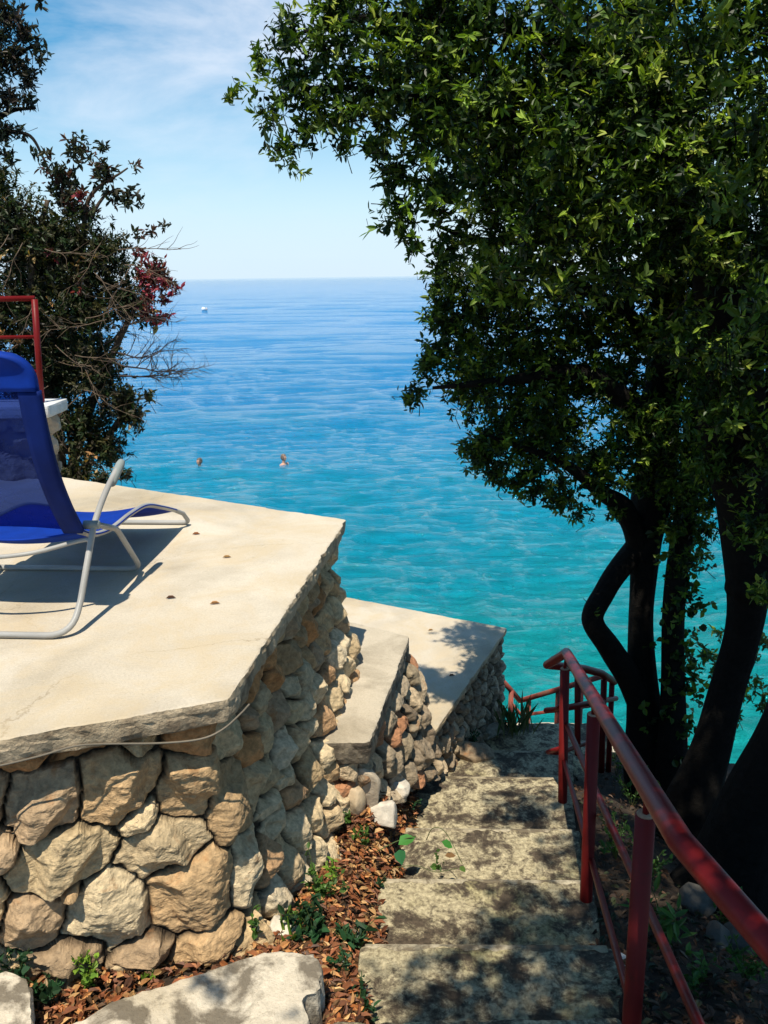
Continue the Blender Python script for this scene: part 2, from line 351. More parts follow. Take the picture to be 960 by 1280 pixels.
# ------------------------------------------------------------------ slabs
def resample(poly, step, closed=True):
    P = [np.array(p[:2], float) for p in poly]; o = []
    rngk = range(len(P)) if closed else range(len(P)-1)
    for i in rngk:
        a = P[i]; b = P[(i+1) % len(P)]; n = max(1, int(np.linalg.norm(b-a)/step))
        for k in range(n): o.append(a+(b-a)*k/n)
    if not closed: o.append(P[-1])
    return np.array(o)
def smoothc(Q, it, closed=True):
    for _ in range(it):
        N = (np.roll(Q, 1, 0)+np.roll(Q, -1, 0))/2
        if not closed: N[0] = Q[0]; N[-1] = Q[-1]
        Q = .5*Q+.5*N
    return Q
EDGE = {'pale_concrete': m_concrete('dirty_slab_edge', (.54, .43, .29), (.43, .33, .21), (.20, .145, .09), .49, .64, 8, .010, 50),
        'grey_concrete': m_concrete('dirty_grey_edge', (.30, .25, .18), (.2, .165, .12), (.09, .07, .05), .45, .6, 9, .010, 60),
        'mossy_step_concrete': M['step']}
def slab(name, poly, z, th, m, parent=None, rough=.012, seed=0, step=.015, zn=.0):
    Q = smoothc(resample(poly, step), 2)         # poly counter-clockwise
    T = np.roll(Q, -1, 0)-np.roll(Q, 1, 0); T /= np.linalg.norm(T, axis=1)[:, None]; N = np.stack([T[:, 1], -T[:, 0]], 1)
    n = len(Q); s = np.arange(n)*step
    f = lambda sc, k: fbm(s*sc+seed*7.7, np.full(n, k*3.1+seed), 4, .6)
    chip = np.clip(f(6, 9)-.12, 0, 1)*.09*(rough/.012)
    prof = [(-.006, 0, 1.0), (-.0005, -.003, 1.0), (.002, -.016, 1.35), (.001, -.25*th-.008, 1.1), (.001, -.45*th, 1.3), (.0, -.7*th, 1.4), (-.004, -.93*th, 1.5), (-.012, -th, 1.2), (-.02, -th, 1.2)]
    V = []; K = len(prof)
    for k, (io, dz, a) in enumerate(prof):
        off = io+a*rough*1.6*(f(9, k*.06)+.55*f(34, k*.45)) - a*chip
        zz = z+dz+(a*rough*.5*f(25, k+4) if 0 < k < K-1 else 0)
        if k >= 4: zz = zz+rough*1.0*f(8, 20)
        V.append(np.column_stack([Q+N*off[:, None], np.full(n, 0)+zz]))
    V = np.vstack(V); Fc = []
    for k in range(K-1):
        for j in range(n):
            a = k*n+j; b = k*n+(j+1) % n; Fc.append((a, a+n, b+n, b))
    Fc.append(tuple(range(n))); Fc.append(tuple((K-1)*n+j for j in range(n-1, -1, -1)))
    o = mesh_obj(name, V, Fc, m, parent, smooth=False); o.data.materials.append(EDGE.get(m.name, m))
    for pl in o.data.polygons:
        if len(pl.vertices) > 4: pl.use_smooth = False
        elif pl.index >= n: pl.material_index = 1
    return o
# ------------------------------------------------------------------ rubble walls
PAL_WARM = [(.56, .42, .24), (.52, .37, .20), (.47, .31, .16), (.60, .47, .29), (.50, .25, .10), (.58, .44, .26), (.42, .29, .17)]
PAL_GREY = [(.30, .235, .15), (.25, .19, .125), (.36, .28, .185), (.22, .165, .11), (.42, .335, .23)]
def wall(name, top, ztop, zbot, batter, cell, m, parent, pal, seed=0, res=.007, depth_=.055, seeds=None, nrm_s=8, aspect=1.5, soil=(.03, .02, .012), pal2=None):
    """top: open polyline (x,y) walked with the visible face on its right; zbot(x,y)->z; batter(s,tfrac)->outward m"""
    r_ = np.random.default_rng(seed)
    Q = smoothc(resample(top, res, False), nrm_s, False)
    T = np.gradient(Q, axis=0); T /= np.linalg.norm(T, axis=1)[:, None]; T = smoothc(T, 12, False); T /= np.linalg.norm(T, axis=1)[:, None]
    N = np.stack([T[:, 1], -T[:, 0]], 1); s = np.concatenate([[0], np.cumsum(np.linalg.norm(np.diff(Q, axis=0), axis=1))])
    zb = np.array([zbot(q[0], q[1]) for q in Q]); H = ztop-zb; nt_ = int(H.max()/res)
    tf = np.linspace(0, 1, nt_)
    Sg, Tf = np.meshgrid(s, tf, indexing='ij'); Tm = Tf*H[:, None]
    wx = Sg+.05*fbm(Sg*9+seed, Tm*9, 3)+.015*fbm(Sg*40, Tm*40+seed, 2); wy = Tm+.05*fbm(Sg*9+50, Tm*9+seed, 3)+.015*fbm(Sg*40+9, Tm*40, 2)
    sd_ = []
    if seeds: sd_ += [(a, b, ra, rb, an) for (a, b, ra, rb, an) in seeds]
    smin = -9 if not seeds else None
    rows = int(H.max()/cell)+2
    for rr in range(-1, rows+1):
        xx = -cell+r_.random()*cell
        while xx < s[-1]+cell:
            ww = cell*(.9+.9*r_.random())*aspect*.8
            cx = xx+ww/2; cy = (rr+.5)*cell+r_.normal()*cell*.22
            if not (seeds and any(abs(cx-q[0]) < q[2]*1.0+cell*.35 and abs(cy-q[1]) < q[3]*1.0+cell*.25 for q in seeds)):
                sd_.append((cx, cy, ww/2, cell/2*(.8+.4*r_.random()), r_.normal()*.25))
            xx += ww
    F1 = np.full(Sg.shape, 9.); F2 = np.full(Sg.shape, 9.); ID = np.zeros(Sg.shape, int)
    for q, (cx, cy, ra, rb, an) in enumerate(sd_):
        i0 = np.searchsorted(s, cx-3.2*ra); i1 = np.searchsorted(s, cx+3.2*ra)
        if i1 <= i0: continue
        dx = wx[i0:i1]-cx; dy = wy[i0:i1]-cy; c, sn = math.cos(an), math.sin(an)
        a = np.abs(dx*c+dy*sn)/ra; b = np.abs(-dx*sn+dy*c)/rb
        d = ((a**2.6+b**2.6)**(1/2.6))
        f1 = F1[i0:i1]; f2 = F2[i0:i1]; idd = ID[i0:i1]; lt = d < f1
        f2[...] = np.where(lt, f1, np.minimum(f2, d)); idd[lt] = q; f1[...] = np.where(lt, d, f1)
    ra_ = np.array([min(q[2], q[3]) for q in sd_]); R = ra_[ID]
    e = (F2-F1)*R*.5                                  # metres to the joint, roughly
    cxs = np.array([q[0] for q in sd_])[ID]; cys = np.array([q[1] for q in sd_])[ID]
    lx = wx-cxs; ly = wy-cys
    h = np.full(Sg.shape, 9.)
    sc_ = cell/.13
    for k in range(6):
        if k < 2: th = r_.random(len(sd_))*6.28; g = .05+.28*r_.random(len(sd_)); c0 = r_.random(len(sd_))*.012
        else: th = 1.57*k+r_.normal(size=len(sd_))*.5; g = .5+.9*r_.random(len(sd_)); c0 = g*ra_*(.12+.50*r_.random(len(sd_)))
        h = np.minimum(h, c0[ID]-g[ID]*np.abs(1)*(lx*np.cos(th)[ID]+ly*np.sin(th)[ID]))
    h = np.clip(h, -.05, .022)
    off = (r_.random(len(sd_))-.5)*.035*(cell/.14)
    e = np.clip(e-.0025, 0, 9); gapw = .005+.020*np.clip(fbm(Sg*5, Tm*5+seed)+.25, 0, 1); g_ = np.clip(e/gapw, 0, 1); g_ = np.sqrt(1-(1-g_)**2)
    dome = np.clip(e/(R*.8), 0, 1); dome = 1-(1-dome)**2
    hh = -depth_*(1-g_) + g_*(h*(cell/.14)**.6+off[ID]+.004*dome*(cell/.14)**.6) + g_*(.014*fbm(Sg*14, Tm*22+seed, 5, .62)*1.6-.007*np.abs(fbm((Sg*.8+Tm*.6)*16+seed, (Tm*.8-Sg*.6)*38, 3, .55))**.6*(cell/.14))
    hh += .03*fbm(Sg*1.5+seed, Tm*1.5)
    B = batter(Sg, Tf); P = Q[:, None, :]+N[:, None, :]*(B+hh)[..., None]
    Zg = ztop-Tm
    V = np.concatenate([P, Zg[..., None]], -1).reshape(-1, 3); n, k = Sg.shape
    i = (np.arange(n-1)[:, None]*k+np.arange(k-1)).ravel(); Fc = np.stack([i, i+1, i+k+1, i+k], 1)
    pc = np.array([np.array(pal[r_.integers(len(pal))])*(.82+.36*r_.random()) for _ in sd_])
    if pal2:
        for q_, sq in enumerate(sd_):
            if sq[0] > lenF+.05 and sq[1] > .45 and r_.random() < .7: pc[q_] = np.array(pal2[r_.integers(len(pal2))])
    col = pc[ID]; gg = np.clip((g_-.25)/.5, 0, 1)[..., None]; col = np.array(soil)*(1-gg)+col*gg
    return mesh_obj(name, V, Fc[:, ::-1], m, parent, smooth=False, col=col.reshape(-1, 3)), Q, N, s
def scol(c): return c
# terrace one -------------------------------------------------------
Z1, Z2, Z3 = -1.2, -1.95, -2.47
FL = W(0, 925, Z=Z1); FR = W(286, 873, Z=Z1); FA = W(433, 649, Z=Z1); FB = W(90, 598, Z=Z1)
dfr = (FR-FL)/np.linalg.norm(FR-FL); LFT = FL-dfr*2.8; dfb = (FB-FA)/np.linalg.norm(FB-FA); BCK = FB+dfb*1.8
t1 = empty('stone_terrace', (FR[0], FR[1], -2.1), 'upper terrace of pale concrete on a rubble stone wall, with the blue lounger on top', 'terrace')
slab('concrete_slab', [LFT, FR, FA, FB, BCK], Z1, .082, M['slab'], t1, rough=.009, seed=1)
nf = np.array([dfr[1], -dfr[0]])
ins = .06
a0 = LFT[:2]-nf*ins; a1 = FR[:2]-nf*ins+np.array([-.035, 0]); a2 = FA[:2]+np.array([-.05, -.06]); a3 = FB[:2]+np.array([0, -.08])
lenF = np.linalg.norm(a1-a0); lenR = np.linalg.norm(a2-a1)
def bat1(s, t):
    fb = .10*t
    f = np.clip((s-(lenF-.15))/.35, 0, 1)
    far = np.clip((s-lenF)/lenR, 0, 1.05)
    back = np.clip((s-lenF-lenR)/.2, 0, 1)
    right = (.12+.14*far)*t+.11*far*t**3
    return fb*(1-f)+right*f*(1-.6*back)
p0f = np.array([*a1, 0]); nF3 = np.array([nf[0], nf[1], 0.]); 
def fseed(px, py, wpx, hpx, ang):
    p = Wplane(px, py, p0f+nF3*.06, nF3); s_ = np.dot(p[:2]-a0, dfr[:2]); t_ = (Z1-.05)-p[2]
    k = depth(p)/FPX
    return (s_, t_, wpx*k/2*1.08, hpx*k/2*1.12, ang)
seeds1 = [fseed(*q) for q in [(52, 1020, 100, 70, -.1), (160, 990, 120, 85, -.55), (247, 990, 92, 85, .3), (178, 1032, 70, 36, -.55), (80, 1082, 130, 80, -.25), (213, 1072, 120, 75, .2),
    (140, 1142, 100, 90, .35), (245, 1112, 120, 85, -.45), (312, 1030, 75, 95, -.2), (38, 1155, 72, 62, .5), (-8, 1082, 45, 50, 0), (-30, 1020, 60, 70, 0), (252, 935, 85, 48, .1), (120, 935, 130, 40, -.1), (30, 955, 90, 40, -.1), (180, 945, 60, 40, 0),
    (330, 1110, 60, 60, .9), (-40, 1150, 80, 70, 0), (85, 1120, 46, 20, -.2), (-60, 950, 80, 50, 0), (-90, 1080, 100, 80, .2), (180, 1195, 60, 40, 0), (80, 1200, 80, 40, 0), (250, 1185, 80, 40, -.1)]]
wall('stone_wall', [a0, a1, a2, a3], Z1-.065, lambda x, y: float(gz(x, y, False))-.12 if y < 4.4 else -3.6, bat1, .13, M['stone'], t1, PAL_WARM, seed=5, res=.0075, seeds=seeds1, nrm_s=40, aspect=1.15, depth_=.075, pal2=[(.64, .50, .31), (.58, .43, .25), (.48, .29, .15), (.64, .52, .35)])
# terrace two -------------------------------------------------------
C2 = W(512, 795, Z=Z2); N2 = W(463, 925, Z=Z2); B2 = W(415, 772, Z=Z2)
d2 = (N2-C2)/np.linalg.norm(N2-C2); N2b = N2+d2*.02
t2 = empty('stone_terrace', (C2[0], C2[1], -2.8), 'small grey middle terrace slab stepping down between the upper terrace and the lowest one', 'terrace')
slab('concrete_slab', [(N2b[0]-.8, N2b[1]), N2b, C2, B2, (B2[0]-.8, B2[1]+.1)], Z2, .11, M['slab_grey'], t2, rough=.012, seed=4)
def npath(pts, off):
    pts = [np.array(p[:2]) for p in pts]; o = []
    for i, p in enumerate(pts):
        t = pts[min(i+1, len(pts)-1)]-pts[max(i-1, 0)]; t = t/np.linalg.norm(t); o.append(p-np.array([t[1], -t[0]])*off)
    return o
wall('stone_wall', npath([N2b+np.array([-.5, -.0, 0]), N2b, C2, B2+np.array([0, .0, 0])], .03), Z2-.08, lambda x, y: float(gz(x, y, False))-.1, lambda s, t: (.03+.22*np.clip((s-.55)/.8, 0, 1))*t**.55, .125, M['stone'], t2, PAL_GREY+[(.42, .20, .10), (.50, .38, .24)], seed=11, res=.008, nrm_s=14, aspect=1.1, depth_=.06)
# terrace three -----------------------------------------------------
C3 = W(634, 785, Z=Z3); N3 = W(548, 908, Z=Z3); B3 = W(422, 744, Z=Z3)
d3 = (N3-C3)/np.linalg.norm(N3-C3); N3b = N3+d3*.06; db3 = (B3-C3)/np.linalg.norm(B3-C3); B3b = B3+db3*1.5
t3 = empty('stone_terrace', (C3[0], C3[1], -2.95), 'lowest pale terrace slab at the water side, on a dark wall of small stones', 'terrace')
slab('concrete_slab', [(N3b[0]-1.2, N3b[1]), N3b, C3, B3b, (B3b[0]-.4, B3b[1]-1.5)], Z3, .045, M['slab'], t3, rough=.007, seed=8)
wall('stone_wall', npath([N3b+np.array([-.4, 0, 0]), N3b, C3, B3b], .02), Z3-.03, lambda x, y: min(-3.4, float(gz(x, y, False))-.1), lambda s, t: .04*t, .078, M['stone'], t3, PAL_GREY, seed=21, res=.0075, nrm_s=6, aspect=1.2, depth_=.04)
# ------------------------------------------------------------------ steps
st = empty('concrete_steps', (.33, 2.41, -2.3), 'worn concrete steps with dark lichen descending between the terraces and the red handrail', 'steps')
noses = [(450, 768, 1182, -2.24), (478, 738, 1100, -2.435), (503, 724, 1036, -2.60), (525, 712, 971, -2.768), (552, 716, 938, -2.93), (560, 765, 905, -3.10)]
pr = None
for i, (xl, xr, y, z) in enumerate(noses):
    a = W(xl, y, Z=z); b = W(xr, y+ (2 if i < 5 else 0), Z=z)
    if i == 0: c0, c1 = W(440, 1330, Z=z), W(800, 1330, Z=z)
    elif i == 5: c0, c1 = pr[0]+[-.10, -.12, 0], pr[1]+[.05, -.12, 0]
    else: c0, c1 = pr[0]+[-.02, -.12, 0], pr[1]+[.0, -.12, 0]
    poly = [c0, c1, (b[0], b[1]), (a[0], a[1])]
    if i == 5: poly = [c0, c1, b, W(690, 903, Z=z), W(640, 905, Z=z), W(575, 912, Z=z)]
    so = slab('step', poly, z, .26, M['step'], st, rough=.011, seed=30+i)
    if i < 5:
        nn_ = 90; tt_ = np.linspace(.02, .97, nn_)[:, None]; E0 = a+(b-a)*tt_; dn = (b-a)/np.linalg.norm(b-a); inn = np.array([dn[1], -dn[0], 0])
        wv = np.clip(.016+.05*fbm(tt_*14+i*5, tt_*0+i, 4, .65), .002, .06); kk = np.arange(nn_)
        Vs = np.vstack([E0+[0, 0, .0015]-inn*.006, E0+inn*wv*.5+[0, 0, .0045], E0+inn*wv+[0, 0, .001]])
        Fs = [(k+1, k, k+nn_, k+nn_+1) for k in range(nn_-1)]+[(k+1+nn_, k+nn_, k+2*nn_, k+2*nn_+1) for k in range(nn_-1)]
        grand('worn_edge', Vs, Fs, M['worn'], so, smooth=False)
    pr = (a, b)
# upper steps behind/below the camera
a = W(440, 1330, Z=-2.08); 
slab('step', [(-.38, .9), (.55, .9), (.66, 1.93), (-.17, 1.93)], -2.06, .26, M['step'], st, seed=44)
# lower sunlit landing
lp = W(672, 914, Z=-4.05)
lo = slab('lower_landing', [(lp[0]-1.2, lp[1]-1.3), (lp[0]+.9, lp[1]-1.3), W(757, 903, Z=-4.05), W(600, 903, Z=-4.05)], -4.05, .5, M['slab'], None, rough=.02, seed=50)
tag(lo, kind='structure')
# ------------------------------------------------------------------ blocks near the bottom
def put(o, label, cat, group=None): return tag(o, label, cat, group)
zb = -1.98
o = slab('concrete_block', [W(-60, 1335, Z=zb), W(300, 1560, Z=zb), W(362, 1330, Z=zb), W(404, 1225, Z=zb), W(398, 1190, Z=zb), W(335, 1190, Z=zb), W(215, 1228, Z=zb), W(95, 1268, Z=zb)], zb, .28, M['block'], None, rough=.02, seed=60, step=.012)
put(o, 'large blotchy whitish concrete block at the bottom, in front of the leaf gutter', 'concrete block')
o = slab('stone_block', [W(-40, 1212, Z=-1.93), W(-60, 1400, Z=-1.93), W(34, 1310, Z=-1.93), W(36, 1238, Z=-1.93), W(24, 1219, Z=-1.93)], -1.93, .25, M['block'], None, rough=.02, seed=63, step=.012)
put(o, 'small pale stone block cut off by the bottom left corner', 'stone block')
# rocks
import bmesh
def rock(px, py, z, sx, sy, sz, label, seed, rot=0, m='white_stone', c=(.62, .55, .45), pos=None):
    r_ = np.random.default_rng(seed); bm = bmesh.new(); bmesh.ops.create_icosphere(bm, subdivisions=4, radius=1)
    pl = [(np.array(v)/np.linalg.norm(v), d) for v, d in zip(r_.normal(size=(14, 3)), .55+.35*r_.random(14))]
    for v in bm.verts:
        p = np.array(v.co)
        for nn, d in pl:
            q = p@nn
            if q > d: p = p-nn*(q-d)*.92
        p = p*(1+.10*float(fbm(p[0]*3+seed, p[1]*3+p[2]*2, 4)))
        v.co = (p[0]*sx, p[1]*sy, p[2]*sz)
    me = bpy.data.meshes.new('rock'); bm.to_mesh(me); bm.free()
    me.polygons.foreach_set('use_smooth', np.full(len(me.polygons), True))
    a = me.color_attributes.new('Col', 'FLOAT_COLOR', 'POINT'); a.data.foreach_set('color', np.tile((*c, 1), (len(me.vertices), 1)).astype(np.float32).ravel())
    me.materials.append(M[m]); o = bpy.data.objects.new('rock', me); S.collection.objects.link(o)
    if pos is None:
        r__ = ray(px, py); tt = 1.5
        for _ in range(60): q = r__*tt; tt += (q[2]-float(gz(q[0], q[1]))-sz*.45)*.7/abs(r__[2])
        pos = r__*tt
    p = pos; o.location = p; o.rotation_euler = (r_.normal()*.2, r_.normal()*.2, rot)
    return tag(o, label, 'rock')
rock(455, 985, -2.50, .085, .10, .17, 'upright greyish rock leaning on the wall foot beside the white rocks', 1, .3, c=(.50, .41, .30))
rock(487, 982, -2.55, .11, .075, .06, 'flat white rock behind the sharp white one beside the steps', 2, -.4)
rock(475, 1018, -2.50, .12, .07, .085, 'sharp white rock pointing at the steps beside the leaf gutter', 3, -.75)
rock(441, 1003, -2.45, .06, .07, .10, 'small tan rock wedged between wall foot and white rocks', 5, .1, c=(.52, .40, .26))
rock(352, 1160, -2.07, .055, .05, .045, 'small white rock at the corner foot of the rubble wall', 6, 0)
rock(255, 1178, -2.06, .07, .05, .035, 'low tan rock in the shade under the rubble wall', 7, .2, c=(.5, .38, .22))
rock(160, 1205, -2.03, .06, .045, .04, 'pale rock half buried in leaves beside the bright green sprig', 8, .5, c=(.55, .42, .25))
rock(50, 1200, -2.02, .06, .05, .05, 'small orange rock among dark leaves under the left end of the wall', 9, .5, c=(.5, .28, .13))
rock(597, 942, -2.85, .17, .12, .07, 'rounded brown boulder on the left of the landing', 12, .1, 'stone', (.26, .19, .12), pos=W(592, 940, Z=-2.92))
rock(620, 915, -2.90, .12, .06, .06, 'flat grey rock at the foot of the small-stone wall', 14, .1, 'stone', (.42, .35, .26), pos=W(612, 915, Z=-3.07))
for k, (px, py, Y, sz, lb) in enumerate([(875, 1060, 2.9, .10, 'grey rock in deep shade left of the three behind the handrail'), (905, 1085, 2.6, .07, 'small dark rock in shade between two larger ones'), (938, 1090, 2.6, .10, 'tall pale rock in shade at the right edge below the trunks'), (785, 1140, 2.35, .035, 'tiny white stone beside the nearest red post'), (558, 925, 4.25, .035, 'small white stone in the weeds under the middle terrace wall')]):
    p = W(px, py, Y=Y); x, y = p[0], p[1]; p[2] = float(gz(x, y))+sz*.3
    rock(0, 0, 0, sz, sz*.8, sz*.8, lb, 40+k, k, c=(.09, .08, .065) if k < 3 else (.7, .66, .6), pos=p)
# ------------------------------------------------------------------ parapet and its railing
PW = W(76, 600, Z=Z1); YP = PW[1]-.0
YP = PW[1]; PW = PW+[-.05, 0, 0]; zc = W(60, 506, Y=YP)[2]
tp = empty('parapet_wall', (PW[0], YP, Z1), 'low rubble parapet with a white coping at the far left, behind the blue lounger', 'wall')
wall('stone_wall', [(-4.2, YP), (PW[0]-.005, YP), (PW[0]+.0, YP+.24), (-4.2, YP+.24)], zc-.05, lambda x, y: Z1-.02, lambda s, t: .02*t, .15, M['white_stone'], tp, [(.42, .36, .28), (.48, .42, .34), (.38, .32, .25), (.36, .28, .2)], seed=31, res=.012, nrm_s=3, depth_=.04)
slab('coping', [(-4.3, YP-.06), (PW[0]+.045, YP-.05), (PW[0]+.045, YP+.29), (-4.3, YP+.29)], zc, .075, m_concrete('coping_paint', (.72, .72, .72), (.62, .62, .62), (.42, .4, .36), .55, .8, 3), tp, rough=.003, seed=33)
tr = empty('railing', (*W(52, 500, Y=YP+.1)[:2], zc), 'short red railing standing on the white coping at the far left', 'railing')
mb = MB(); pt = W(43, 374, Y=YP+.1); pb = W(52, 502, Y=YP+.1); tube(mb, [pb, pt], .019, 12); mb.build('post', M['red'], tr)
for y0, yl, r in ((371, 370, .017), (419, 416, .011), (462, 460, .011)):
    mb = MB(); q = W(43+ (y0-371)*.08, y0+2, Y=YP+.1); ql = q+np.array([-2.2, 0, 0]); tube(mb, [ql, q], r, 10)
    mb.build('rail', M['red'], tr)
mb = MB(); tube(mb, [pb+[-2.1, 0, 0], pt+[-2.1, 0, 0]], .019, 12); mb.build('post', M['red'], tr)
# ------------------------------------------------------------------ main handrail
P3b = W(703, 1008, Z=-2.80); Y3 = P3b[1]
P2b = W(733, 1133, Z=-2.47); P1Y = 1.72
hr = empty('handrail', (P3b[0], Y3, -2.8), 'dark red tubular handrail with three posts running down the right of the steps', 'handrail')
A = W(708, 816, Y=Y3); BEND = W(851, 1052, Y=1.38); E1 = W(968, 1188, Y=1.12); E2 = E1+(E1-BEND)*2.2; E2[2] = E1[2]-.02
CRN = W(684, 831, Y=Y3+.30); K1 = W(730, 836, Y=Y3+.62); K2 = W(752, 842, Y=Y3+.78); K3 = W(768, 852, Y=Y3+.98)
mb = MB(); tube(mb, [E2, E1, BEND+(E1-BEND)*.12, BEND, BEND+(A-BEND)*.03, A+(BEND-A)*.02, A, A+(CRN-A)*.12, CRN+(A-CRN)*.1, CRN, CRN+(K1-CRN)*.1, K1, K2, K3], [.026]*7+[.024]*7, 16); mb.build('top_rail', M['red'], hr)
def post(xt, yt, xb, yb, Y, r, parent, m='red_post', pin=True, rail=None, cap=True):
    t = W(xt, yt, Y=Y); b = W(xb, yb, Y=Y); b2 = b+(b-t)*.15
    mb = MB(); tube(mb, [b2, b, t], r, 16, cap=True); o = mb.build('post', M[m], parent)
    if cap:
        mb = MB(); d = (t-b)/np.linalg.norm(t-b); tube(mb, [t+d*.0005, t+d*.004], [r*.9, r*.82], 16); c = grand_mb(mb, 'post_end', M['woodtop'], o)
    if pin:
        mb = MB(); q = t if rail is None else rail; tube(mb, [t-[0, 0, .01], t+(q-t)*.6+[0, 0, .0], q], .008, 8); grand_mb(mb, 'bracket', M['red_post'], o)
    return o
def grand_mb(mb, name, m, parent):
    return grand(name, np.vstack(mb.V), mb.F, m, parent)
def onrail(P, Q, Y): t = (Y-P[1])/(Q[1]-P[1]); return P+(Q-P)*t
post(706, 836, 703, 1010, Y3, .025, hr, rail=A)
post(742, 893, 732, 1138, P2b[1], .025, hr, rail=onrail(A, BEND, P2b[1]-.02))
post(807, 1018, 786, 1330, P1Y, .024, hr, rail=onrail(A, BEND, P1Y+.0))
def railp(pts, r, name, parent, m='red', sm=0):
    mb = MB(); tube(mb, pts, r, 12, sm=sm); return mb.build(name, M[m], parent)
# middle and low rails of the main flight
railp([W(878, 1290, Y=1.60)+(W(878, 1290, Y=1.60)-W(708, 905, Y=Y3))*.3, W(878, 1290, Y=1.60), W(708, 905, Y=Y3)], .0145, 'middle_rail', hr)
railp([W(798, 1290, Y=1.82)+(W(798, 1290, Y=1.82)-W(705, 950, Y=Y3))*.3, W(798, 1290, Y=1.82), W(705, 950, Y=Y3)], .0125, 'low_rail', hr)
railp([W(706, 880, Y=Y3), W(695, 887, Y=Y3+.22), W(683, 888, Y=Y3+.30), W(692, 887, Y=Y3+.36), W(742, 878, Y=Y3+.66), W(770, 873, Y=Y3+.98)], .017, 'middle_rail', hr)
railp([W(703, 935, Y=Y3), W(685, 940, Y=Y3+.28), W(700, 941, Y=Y3+.36), W(755, 920, Y=Y3+.95)], .014, 'low_rail', hr)
for (xt, yt, xb, yb, Y, r) in ((755, 850, 752, 950, Y3+.80, .020), (765, 853, 761, 950, Y3+.96, .018), (722, 838, 722, 930, Y3+.60, .019)):
    post(xt, yt, xb, yb, Y, r, hr, pin=False, cap=False)
# lower flight railing
Yl = 6.0
lr = empty('handrail', (*W(697, 912, Y=Yl)[:2], -4.05), 'thin weathered red railing of the lower flight, beyond the landing against the water', 'handrail')
J0, J1, J2, J3 = W(620, 842, Y=Yl-.1), W(638, 862, Y=Yl), W(650, 876, Y=Yl+.1), W(757, 844, Y=Yl-.25)
railp([J0, J1, J2, J2+(J3-J2)*.03, J3], .021, 'top_rail', lr, 'rust')
railp([W(640, 880, Y=Yl), W(655, 898, Y=Yl+.1), W(660, 893, Y=Yl+.1), W(757, 880, Y=Yl-.2)], .013, 'middle_rail', lr, 'rust')
railp([W(650, 915, Y=Yl+.1), W(757, 903, Y=Yl-.2)], .011, 'low_rail', lr, 'rust')
for (x, yt, Y) in ((639, 862, Yl), (661, 873, Yl+.08), (698, 862, Yl-.05), (727, 854, Yl-.15)):
    t = W(x, yt, Y=Y); mb = MB(); tube(mb, [t, [t[0], t[1], -4.2]], .020, 10); mb.build('post', M['rust'], lr)
# far rail fragment near the shore behind the trunks
fr_ = empty('railing', W(848, 930, Y=8.5), 'small bathing rail near the water seen between the dark trunks', 'railing')
for y0 in (921, 931):
    railp([W(838, y0, Y=8.0), W(857, y0, Y=8.0)], .022, 'rail', fr_, 'rust')
for x0 in (839, 857):
    railp([W(x0, 921, Y=8.0), W(x0, 985, Y=8.0)], .022, 'post', fr_, 'rust')
# ------------------------------------------------------------------ cable under the slab edge
mb = MB(); pts = []
for (px, py) in [(-60, 968), (0, 957), (50, 945), (92, 933), (130, 930), (200, 929), (250, 924), (278, 912), (300, 893), (312, 880)]:
    pts.append(Wplane(px, py, p0f+nF3*.080, nF3))
tube(mb, pts, .0032, 8, sm=5); o = mb.build('cable', M['cable']); put(o, 'thin grey cable sagging along the wall just under the upper terrace slab', 'cable')
# ------------------------------------------------------------------ lounger
PA = W(85, 804, Z=Z1); PB = W(236, 657, Z=Z1); dl = (PB-PA)/np.linalg.norm(PB-PA); dl[2] = 0; nl = np.array([dl[1], -dl[0], 0.])  # nl points right
def CP(px, py, off=0.0): return Wplane(px, py, PA-nl*off, nl)
WID = .62
lg = empty('sun_lounger', (PA[0]-.3, PA[1]+.6, Z1), 'reclining lounger of bright blue mesh fabric on a grey tube frame, facing the sea', 'sun lounger')
def uframe(side, name, r, width, m='alu', floor_z=None):
    """side: right-hand polyline ending at the floor; mirrored and joined by a bar"""
    Rt = [np.array(p) for p in side]; Lt = [p-nl*width for p in Rt]
    pts = Rt+Lt[::-1]
    mb = MB(); tube(mb, pts, r, 14); return mb.build(name, M[m], lg)
def rnd(a, b, c, r=.07, n=7):
    a, b, c = map(np.array, (a, b, c)); u = (a-b)/np.linalg.norm(a-b); v = (c-b)/np.linalg.norm(c-b); o = []
    p, q = b+u*r, b+v*r
    for k in range(n+1):
        t = k/n; o.append((1-t)**2*p+2*t*(1-t)*b+t*t*q)
    return o
RT = .0115
zf = Z1+RT+.002
def fl(p): p = np.array(p, float); p[2] = zf; return p
# rear (arm) frame
arm = catmull([CP(150, 580), CP(133, 613), CP(118, 655), CP(110, 698), CP(101, 750)], 5)
cornr = CP(90, 800); cornr[2] = zf
side = list(arm)+rnd(arm[-1], fl(cornr), fl(cornr)-nl*.3, .09)
uframe(side, 'arm_frame', RT, WID)
for sgn in (0, 1):
    mb = MB(); a = CP(152, 577)-nl*WID*sgn; b = CP(139, 605)-nl*WID*sgn; tube(mb, [b, b+(a-b)*.06, b+(a-b)*.85, a, a+(a-b)*.06], [.0145, .0175, .0175, .014, .006], 14); mb.build('arm_cap', M['cap'], lg)
# middle leg frame
j = CP(117, 655); m1 = CP(146, 661); 
side = [j]+rnd(j, m1, fl(CP(177, 716)), .03)+rnd(m1, fl(CP(177, 716)), fl(CP(177, 716))-nl*.3, .06)
uframe(side, 'leg_frame', RT, WID)
# sleeve joints
for sgn in (0, 1):
    mb = MB(); a = CP(117, 656)-nl*WID*sgn; tube(mb, [a+nl*.02, a-nl*.035], .017, 12); mb.build('joint', M['cap'], lg)
